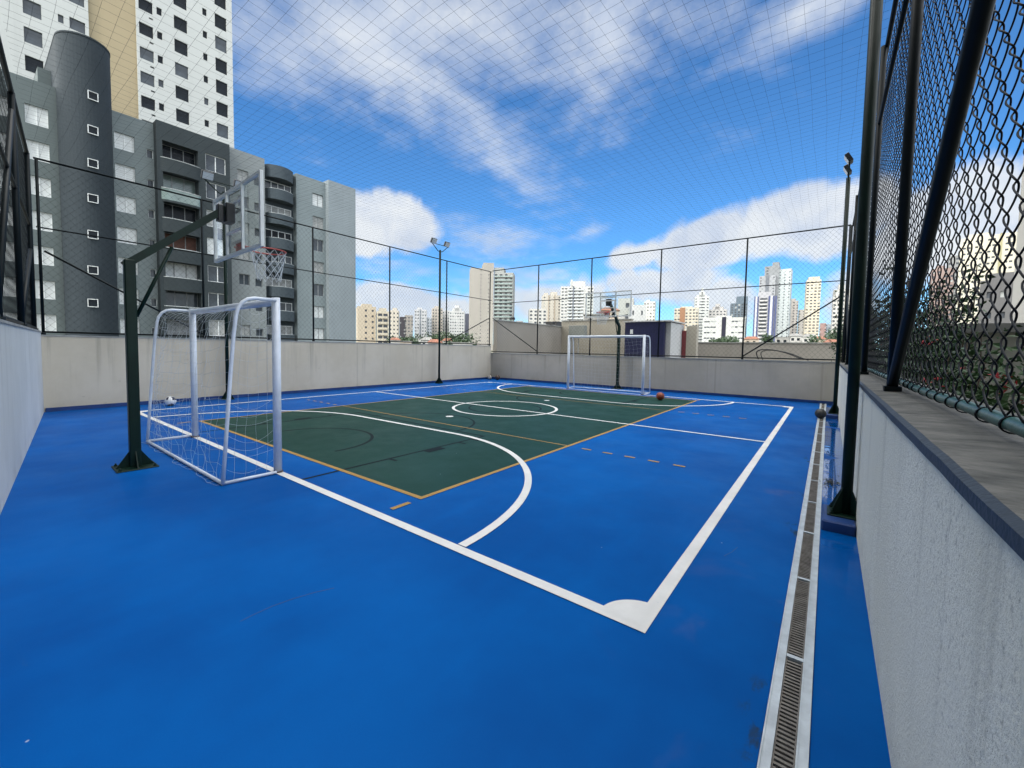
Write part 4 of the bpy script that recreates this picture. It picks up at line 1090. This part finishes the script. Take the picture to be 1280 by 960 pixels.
bougain('long dense dark green bougainvillea outside the right fence', 1.12, 9.6, .5, 1.9, .8, 3.0, 9500, 16, 2)
bougain('farthest bougainvillea, rising beyond the far corner pole', .62, 16.9, .42, .8, 1.0, 3.6, 5200, 10, 3)

# ---------------------------------------------------------------- added unseen tower behind the camera, placed to shade the whole court
e = empty('apartment_tower', (-26, -2.4, GZ)); tag(e, 'added pale tower, unseen behind the camera, placed to shade the whole court', 'apartment building')
hl = [(2.5+4.2*i, 4.3+4.2*i, 4+3*k, 5.4+3*k) for i in range(11) for k in range(16)]
b = MB(); holed(b, Vector((0, 0, 0)), 0, 48, 0, 54, hl, .2, Vector((0, 1, 0)), Vector((1, 0, 0)))
b.box(0, 48, -15, -.21, 0, 53.9); b.build('wall', wallm('added tower paint', (.55, .54, .50)), e)
me = pane_mesh(1.84, 1.44, W['dark'], 1, W['frame'])
for q in hl[:96]: add_window(e, me, ((q[0]+q[1])/2, -.17, (q[2]+q[3])/2), PI)
b = MB()
for q in hl[96:]: b.box(q[0], q[1], -.2, -.17, q[2], q[3])
tag(b.build('window', W['dark'], e), kind='stuff')
# ================================================================ grey apartment block (facade faces +x)
X0 = -50.0
GA, GT, GB, GC, GD, GE, GF, GG = (.125, .155, .16), (.034, .046, .056), (.185, .225, .235), (.038, .050, .056), (.225, .255, .265), (.06, .08, .095), (.21, .255, .27), (.26, .305, .33)
e = empty('apartment_block', (X0, 4, GZ)); tag(e, 'grey apartment block with a dark rounded stair tower and curved balconies, behind the long wall', 'apartment building')
O = Vector((X0, 4, GZ))
gm = {}
def gmat(c):
    if c not in gm: gm[c] = wallm('grey render %d' % len(gm), c, .12, .25, .92)
    return gm[c]
def yz(px, py, X=X0): q = onx(px, py, X); return q.y-4, q.z-GZ
zc0 = yz(50, 146)[1]; zc6 = yz(55, 404.5)[1]; FH = (zc0-zc6)/6
ZF = [zc0-FH*k for k in range(-1, 11)]          # window centres, ZF[1] is the top row seen
def block(px0, px1, ztop_, X, col, holes, depth=13, rev=.18):
    y0 = yz(px0, 300, X)[0]; y1 = yz(px1, 300, X)[0]; xo = X-X0
    b = MB(); holed(b, Vector((xo, 0, 0)), y0, y1, 0, ztop_, holes, rev, Vector((1, 0, 0)), Vector((0, 1, 0)))
    xb = xo-depth
    b.face([(xb, y0, 0), (xo, y0, 0), (xo, y0, ztop_), (xb, y0, ztop_)]); b.face([(xo, y1, 0), (xb, y1, 0), (xb, y1, ztop_), (xo, y1, ztop_)])
    b.face([(xb, y1, 0), (xb, y0, 0), (xb, y0, ztop_), (xb, y1, ztop_)]); b.face([(xb, y0, ztop_), (xo, y0, ztop_), (xo, y1, ztop_), (xb, y1, ztop_)])
    b.build('wall', gmat(col), e); return y0, y1
def win(y, z, w, h, kind, split=1, X=X0, rev=.16, fm='frame'):
    return add_window(e, pane_mesh(w+.02, h+.02, W[kind], split, W[fm] if fm else None), (X-X0-rev, y, z), PI/2)
def column(px0, px1, hgt, dz=0, X=X0, rows=range(1, 11)):
    y0 = yz(px0, 300, X)[0]; y1 = yz(px1, 300, X)[0]
    return [(y0, y1, ZF[k]+dz-hgt/2, ZF[k]+dz+hgt/2) for k in rows]
ZR = yz(25, 100)[1]+.35
rnd = random.Random(4)
# A : left wing
yA0 = yz(-60, 300)[0]
c = column(38, 66.5, 1.45)+column(-10, 18, 1.45)
block(-60, 79, ZR, X0, GA, c)
for q in c: win((q[0]+q[1])/2, (q[2]+q[3])/2, q[1]-q[0], q[3]-q[2], 'blind', 1)
# stair tower, rounded
ty0 = yz(80, 300, X0+1.2)[0]; ty1 = yz(145, 300, X0+.4)[0]; tc = (ty0+ty1)/2; tr = (ty1-ty0)/2
zt = yz(100, 44, X0+2.0)[1]
poly = [(-9, ty1), (-9, ty0)] + [(1.9*math.cos(a)*1.0+.2, tc+tr*math.sin(a)) for a in [(-90+180*i/24)*PI/180 for i in range(25)]]
b = MB(); b.prism(poly, 0, zt); b.build('stair_tower', gmat(GT), e)
b = MB(); b.prism([(x+.05 if x > 0 else x, tc+(y-tc)*1.012) for x, y in poly], zt+.001, zt+.12); b.build('coping', gmat(GT), e)
for py in (121.5, 164, 205.5, 249, 294, 338, 379):
    y, z = yz(115.5, py, X0+1.9); w_, h_ = 1.0, .78
    al = math.asin(max(-1, min(1, (y-tc)/tr))); o = add_window(e, pane_mesh(.62, .66, W['dark'], 0, W['frame']), (1.9*math.cos(al)+.27, y, z), PI/2+al*.9)
# B
c = column(147, 171.5, 1.4); c2 = column(186.5, 194.5, .75, -.35)
block(144, 200, ZR-.25, X0, GB, c+c2)
for i, q in enumerate(c):
    o = win((q[0]+q[1])/2, (q[2]+q[3])/2, q[1]-q[0], q[3]-q[2], 'blind', 1)
for q in c2: win((q[0]+q[1])/2, (q[2]+q[3])/2, q[1]-q[0], q[3]-q[2], 'mid', 0)
# C : dark wing standing forward, open balconies
XC = X0+.9
bal = column(206, 250, 1.55, .15, XC); cw_ = column(259, 284, 1.6, .2, XC)
y0, y1 = block(199, 289, ZR-.1, XC, GC, bal+cw_, depth=13, rev=1.1)
for i, q in enumerate(bal):
    ym = (q[0]+q[1])/2; wd = q[1]-q[0]
    kind = ['dark', 'bglass', 'dark', 'redwall', 'blind', 'mid', 'curtain', 'dark', 'mid', 'blind'][i % 10]
    add_window(e, pane_mesh(wd+.1, 1.6, W[kind], 2, W['frame_grey']), (.9-1.08, ym, (q[2]+q[3])/2), PI/2, 'balcony_door')
    b = MB(); n = 12; pr_ = .28
    arcp = [(.9+.002+pr_*math.sin(PI*k/n)**.6, q[0]-.15+(wd+.3)*k/n) for k in range(n+1)]
    mk = W['bglass'] if i in (1,) else gmat(GC)
    zb0 = q[2]-1.35 if i != 1 else q[2]-.2
    b.prism([(p[0], p[1]) for p in arcp], q[2]-1.25, q[2]-1.05)
    for (xa, ya), (xb, yb) in zip(arcp[:-1], arcp[1:]):
        b.face([(xa, ya, q[2]-1.05), (xb, yb, q[2]-1.05), (xb, yb, q[2]-.05), (xa, ya, q[2]-.05)], 1)
        b.face([(xb-.06, yb, q[2]-1.05), (xa-.06, ya, q[2]-1.05), (xa-.06, ya, q[2]-.05), (xb-.06, yb, q[2]-.05)], 1)
    bo = b.build('balcony', [gmat(GC), mk], e)
    b = MB(); b.tube([(p[0]-.02, p[1], q[2]-.01) for p in arcp], .035, 6); b.build('handrail', W['rail'], bo)
for i, q in enumerate(cw_):
    wd = q[1]-q[0]; win((q[0]+q[1])/2, (q[2]+q[3])/2, wd, 1.6, ['mid', 'mid', 'curtain', 'blind', 'mid', 'mid', 'curtain'][i % 7], 1, XC, .16)
# D
c = column(298, 311.5, 1.15, .1, X0+.3); c2 = column(318.5, 327.5, .85, -.05, X0+.3)
block(289, 332, ZR-.05, X0+.3, GD, c+c2)
for i, q in enumerate(c): win((q[0]+q[1])/2, (q[2]+q[3])/2, q[1]-q[0], 1.15, ['curtain', 'mid', 'curtain'][i % 3], 1, X0+.3, fm='frame_grey')
for q in c2: win((q[0]+q[1])/2, (q[2]+q[3])/2, q[1]-q[0], .85, 'mid', 0, X0+.3, fm='frame_grey')
# E : rounded dark balconies
yE0, yE1 = yz(332, 300, X0)[0], yz(371, 300, X0)[0]
b = MB(); b.box(-13, -.85, yE0, yE1, 0, ZR-.3); b.build('wall', gmat(GE), e)
n = 14; arcp = [(-.6+1.15*math.sin(PI*k/n)**.5, yE0+.1+(yE1-yE0-.2)*k/n) for k in range(n+1)]
poly = [(-.84, yE1-.1), (-.84, yE0+.1)] + arcp
b = MB(); b.prism(poly, ZF[1]+1.0, ZR-.32); b.build('balcony_roof', gmat(GE), e)
for i, k in enumerate(range(1, 11)):
    zf = ZF[k]-1.35
    b = MB(); b.prism(poly, zf, zf+.16)
    for (xa, ya), (xb, yb) in zip(arcp[:-1], arcp[1:]):
        b.face([(xa, ya, zf+.16), (xb, yb, zf+.16), (xb, yb, zf+1.12), (xa, ya, zf+1.12)]); b.face([(xb-.1, yb, zf+.16), (xa-.1, ya, zf+.16), (xa-.1, ya, zf+1.12), (xb-.1, yb, zf+1.12)])
        b.face([(xa, ya, zf+1.12), (xb, yb, zf+1.12), (xb-.1, yb, zf+1.12), (xa-.1, ya, zf+1.12)])
    bo = b.build('balcony', gmat(GE), e)
    b = MB(); b.tube([(p[0]-.04, p[1], zf+1.15) for p in arcp], .03, 6); b.build('handrail', W['rail'], bo)
    add_window(e, pane_mesh(yE1-yE0-.5, 1.5, W[['mid', 'curtain', 'dark', 'mid', 'curtain'][i % 5]], 3, W['frame']), (-.82, (yE0+yE1)/2, ZF[k]+.1), PI/2, 'balcony_door')
# F, G
c = column(391, 404.5, 1.45, 0, X0)
block(371, 411, ZR-.3, X0, GF, c)
for i, q in enumerate(c): win((q[0]+q[1])/2, (q[2]+q[3])/2, q[1]-q[0], 1.45, ['blind', 'curtain', 'mid', 'curtain', 'mid', 'blind', 'blind', 'blind'][i % 8], 1, X0, fm='frame_grey')
y0, y1 = block(411, 444.5, ZR-.05, X0+.7, GG, [])
for k in range(1, 10):
    b = MB(); b.box(-1.8, -.3, y1+.002, y1+.35, ZF[k]-.6, ZF[k]+.9); b.build('side_balcony', gmat(GC), e)
# roof structures
b = MB(); b.box(-6, -2.5, yz(52, 100)[0], yz(64, 100)[0]+.4, ZR+.001, ZR+2.2); b.box(-5.5, -1.8, yz(64, 100)[0]+.41, yz(70, 100)[0], ZR+.001, ZR+4.2); b.build('roof_block', gmat(GA), e)

# ================================================================ white tower behind it
X1 = -66.0
e = empty('white_tower', (X1, 0, GZ)); tag(e, 'very tall white tower with a beige stripe, rising behind the grey block', 'apartment building')
def yz1(px, py): q = onx(px, py, X1); return q.y, q.z-GZ
yL, yR = yz1(-80, 60)[0], yz1(290.5, 60)[0]; HT = 74.0
WM = wallm('white tower paint', (.66, .69, .67), .06, .1); BM = wallm('beige stripe paint', (.50, .42, .27), .08, .1)
z0 = yz1(225.5, 145)[1]; z1_ = yz1(225.5, 30.5)[1]; fh = (z1_-z0)/4
rows = range(-1, 11)
def cdef(px0, px1, pya, pyb, dz=0):
    a = yz1(px0, (pya+pyb)/2)[0]; c_ = yz1(px1, (pya+pyb)/2)[0]; zt_ = yz1((px0+px1)/2, pya)[1]; zb_ = yz1((px0+px1)/2, pyb)[1]
    return a, c_, zb_, zt_
defs = [cdef(30, 53, 37, 56), cdef(72.5, 79.5, 18.5, 28.5), cdef(87, 106.5, 25, 39), cdef(174, 191.5, 30.5, 45), cdef(187, 192, 53, 55), cdef(196.5, 203, 40, 49), cdef(217.5, 234, 22.5, 38.5), cdef(253.5, 259, 39, 47.5), cdef(268.5, 283, 20, 36.5)]
holes = []; W1 = []
for di, (a, c_, zb_, zt_) in enumerate(defs):
    for k in range(-6, 11):
        if zb_+k*fh < 8 or zt_+k*fh > HT-1: continue
        h = (a, c_, zb_+k*fh, zt_+k*fh); holes.append(h); W1.append((h, di))
gap0, gap1 = yz1(112, 60)[0], yz1(171.5, 60)[0]
b = MB(); hl = [h for h in holes if h[1] < gap0]; hr = [h for h in holes if h[0] > gap1]
holed(b, Vector((0, 0, 0)), yL, gap0, 0, HT, hl, .2, Vector((1, 0, 0)), Vector((0, 1, 0))); holed(b, Vector((0, 0, 0)), gap1, yR, 0, HT, hr, .2, Vector((1, 0, 0)), Vector((0, 1, 0)))
b.box(-20, -.5, yL, yR, 0, HT-.01)
b.face([(0, gap0, 0), (-.5, gap0, 0), (-.5, gap0, HT), (0, gap0, HT)]); b.face([(-.5, gap1, 0), (0, gap1, 0), (0, gap1, HT), (-.5, gap1, HT)])
b.face([(0, yR, 0), (-.5, yR, 0), (-.5, yR, HT), (0, yR, HT)])
b.build('wall', WM, e)
b = MB(); b.box(-.497, -.3, gap0+.002, gap1-.002, 0, HT); b.build('beige_stripe', BM, e)
rnd = random.Random(8)
vis = sorted(W1, key=lambda q: (q[1] == 4, abs((q[0][2]+q[0][3])/2+GZ-38)))
for h, di in vis[:100]:
    add_window(e, pane_mesh(h[1]-h[0]+.02, h[3]-h[2]+.02, W[rnd.choice(['dark', 'dark', 'dark', 'mid'])]), (-.17, (h[0]+h[1])/2, (h[2]+h[3])/2), PI/2)
b = MB()
for h, di in vis[100:]: b.box(-.2, -.17, h[0], h[1], h[2], h[3])
tag(b.build('window', W['dark'], e), kind='stuff')
# ================================================================ light and sky
SUN_EL, SUN_AZ = 48, 163         # azimuth clockwise from +y, so the sun stands behind the camera
sd = Vector((math.sin(R(SUN_AZ))*math.cos(R(SUN_EL)), math.cos(R(SUN_AZ))*math.cos(R(SUN_EL)), math.sin(R(SUN_EL))))
l = bpy.data.lights.new('sun', 'SUN'); l.energy = 2.0; l.angle = R(.53); l.color = (1, .955, .89)
so = bpy.data.objects.new('sun', l); COL.objects.link(so); so.rotation_euler = sd.to_track_quat('Z', 'Y').to_euler(); so.location = (0, 0, 60)
wd = bpy.data.worlds.new('World'); SC.world = wd; wd.use_nodes = True; nt = wd.node_tree
bg = nt.nodes['Background']; bg.inputs['Strength'].default_value = .10
sky = nt.nodes.new('ShaderNodeTexSky'); sky.sky_type = 'NISHITA'; sky.sun_disc = False; sky.sun_elevation = R(SUN_EL); sky.sun_rotation = R(SUN_AZ)
sky.altitude = 800; sky.air_density = 1.0; sky.dust_density = .6; sky.ozone_density = 2.2
hs = nt.nodes.new('ShaderNodeVectorMath'); hs.operation = 'MULTIPLY'; nt.links.new(sky.outputs[0], hs.inputs[0]); hs.inputs[1].default_value = (.72, 1.45, 2.0)
tcw = nt.nodes.new('ShaderNodeTexCoord'); D = tcw.outputs['Generated']
sx = nt.nodes.new('ShaderNodeSeparateXYZ'); nt.links.new(D, sx.inputs[0])
zz = math_n(nt, 'MAXIMUM', sx.outputs[2], .0)
# cloud layers live in a plane overhead: project the direction
den = math_n(nt, 'ADD', zz, .16)
cv = nt.nodes.new('ShaderNodeCombineXYZ'); nt.links.new(math_n(nt, 'DIVIDE', sx.outputs[0], den), cv.inputs[0]); nt.links.new(math_n(nt, 'DIVIDE', sx.outputs[1], den), cv.inputs[1])
def blob(px, py, rx, ry, ang, wgt):
    c = ray(px, py); L_ = c.length; c = c.normalized(); ca, sa = math.cos(R(ang)), math.sin(R(ang))
    def ax(dx, dy, r_):
        v = ray(px+dx*r_, py+dy*r_).normalized()-c; v = v-c*v.dot(c); return v/v.length_squared
    A = ax(ca, sa, rx); B = ax(-sa, ca, ry)
    v = nt.nodes.new('ShaderNodeVectorMath'); v.operation = 'SUBTRACT'; nt.links.new(D, v.inputs[0]); v.inputs[1].default_value = c
    def dot(u):
        d = nt.nodes.new('ShaderNodeVectorMath'); d.operation = 'DOT_PRODUCT'; nt.links.new(v.outputs[0], d.inputs[0]); d.inputs[1].default_value = u; return d.outputs['Value']
    cb = nt.nodes.new('ShaderNodeCombineXYZ')
    for i, u in enumerate((A, B, c*1.5)): nt.links.new(dot(u), cb.inputs[i])
    ln = nt.nodes.new('ShaderNodeVectorMath'); ln.operation = 'LENGTH'; nt.links.new(cb.outputs[0], ln.inputs[0])
    return math_n(nt, 'MULTIPLY', math_n(nt, 'SUBTRACT', 1.0, ln.outputs['Value'], clamp=False), wgt)
def group_max(bl):
    o = None
    for q in bl:
        x = blob(*q); o = x if o is None else math_n(nt, 'MAXIMUM', o, x)
    return math_n(nt, 'MAXIMUM', o, -.6)
# thin high cloud
wisp = group_max([(430, 40, 330, 110, 14, 1.0), (590, 30, 330, 120, 0, 1.1), (600, 160, 190, 60, 33, .9), (640, 215, 110, 30, 30, .85), (760, 40, 110, 110, 60, .95), (1010, 10, 170, 55, -14, 1.1), (820, 20, 200, 60, 10, .6),
                  (620, 300, 95, 38, 10, .9), (735, 292, 40, 12, -15, .7), (660, 345, 130, 22, 6, .75), (520, 340, 110, 20, 8, .5), (660, 200, 30, 60, -20, .6), (340, 20, 160, 120, 20, .9), (900, 190, 40, 20, 0, .2), (480, -300, 900, 260, 0, .9), (-900, -200, 700, 500, 0, .7)])
n1 = noise(nt, cv.outputs[0], 2.6, 9, .60, .25); n1b = noise(nt, cv.outputs[0], 9, 7, .62, .15)
dw = math_n(nt, 'ADD', wisp, math_n(nt, 'ADD', math_n(nt, 'MULTIPLY', math_n(nt, 'SUBTRACT', n1, .5), 1.9), math_n(nt, 'MULTIPLY', math_n(nt, 'SUBTRACT', n1b, .5), .9)))
fw = math_n(nt, 'MULTIPLY', ramp(nt, dw, -.05, 1.35), .86)
# heaped cloud near the horizon
cum = group_max([(500, 275, 70, 46, 6, 1.3), (455, 262, 40, 36, 0, 1.1), (450, 290, 60, 40, 0, 1.1), (880, 305, 130, 45, -14, 1.3), (980, 275, 130, 50, -14, 1.4), (1050, 270, 120, 60, -10, 1.5), (800, 320, 70, 25, -8, 1.0), (1180, 290, 170, 85, 0, 1.4), (1330, 260, 170, 110, 0, 1.3), (820, 355, 130, 38, 0, 1.0), (700, 380, 120, 45, 0, 1.0), (500, 378, 110, 30, 8, 1.2), (560, 395, 130, 40, 0, .9), (905, 372, 60, 45, 0, .8), (1060, 380, 60, 60, 0, .8),
                  (-600, 380, 700, 90, 0, 1.0), (2500, 300, 800, 150, 0, 1.0)])
n2 = noise(nt, D, 7.0, 8, .58, .3)
dc = math_n(nt, 'ADD', cum, math_n(nt, 'MULTIPLY', math_n(nt, 'SUBTRACT', n2, .5), 1.7))
fc = math_n(nt, 'MULTIPLY', ramp(nt, dc, .10, .52), .95)
# bright veil added overhead and sideways, out of view, to light the walls
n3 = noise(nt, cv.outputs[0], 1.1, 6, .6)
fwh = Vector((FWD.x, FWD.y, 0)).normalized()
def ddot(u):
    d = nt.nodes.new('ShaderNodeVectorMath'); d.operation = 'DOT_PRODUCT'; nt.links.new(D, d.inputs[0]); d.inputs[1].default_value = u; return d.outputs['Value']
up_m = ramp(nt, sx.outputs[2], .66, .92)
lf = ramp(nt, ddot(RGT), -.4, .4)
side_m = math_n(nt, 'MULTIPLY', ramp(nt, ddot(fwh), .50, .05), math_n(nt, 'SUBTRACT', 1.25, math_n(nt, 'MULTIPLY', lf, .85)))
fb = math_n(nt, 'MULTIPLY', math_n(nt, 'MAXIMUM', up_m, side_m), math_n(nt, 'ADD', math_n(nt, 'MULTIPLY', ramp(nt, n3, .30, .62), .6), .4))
f_all = math_n(nt, 'MAXIMUM', fw, fc)
shade = ramp(nt, noise(nt, D, 9.0, 5, .6, .4), .25, .7)
ccol = mix_c(nt, shade, (6.4, 7.2, 8.6), (9.0, 9.35, 9.6))
sk = mix_c(nt, f_all, hs.outputs[0], ccol)
# pale band over the horizon
hz = ramp(nt, sx.outputs[2], .16, .0)
sk = mix_c(nt, math_n(nt, 'MULTIPLY', hz, .40), sk, (7.2, 8.3, 9.4))
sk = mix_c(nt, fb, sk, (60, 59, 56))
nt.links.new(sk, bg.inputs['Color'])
SC.view_settings.view_transform = 'Standard'; SC.view_settings.look = 'None'; SC.view_settings.gamma = 1; SC.view_settings.exposure = EXPO; SC.view_settings.use_curve_mapping = False
SC.render.engine = 'CYCLES'; SC.cycles.max_bounces = 8; SC.cycles.transparent_max_bounces = 24; SC.cycles.use_denoising = True
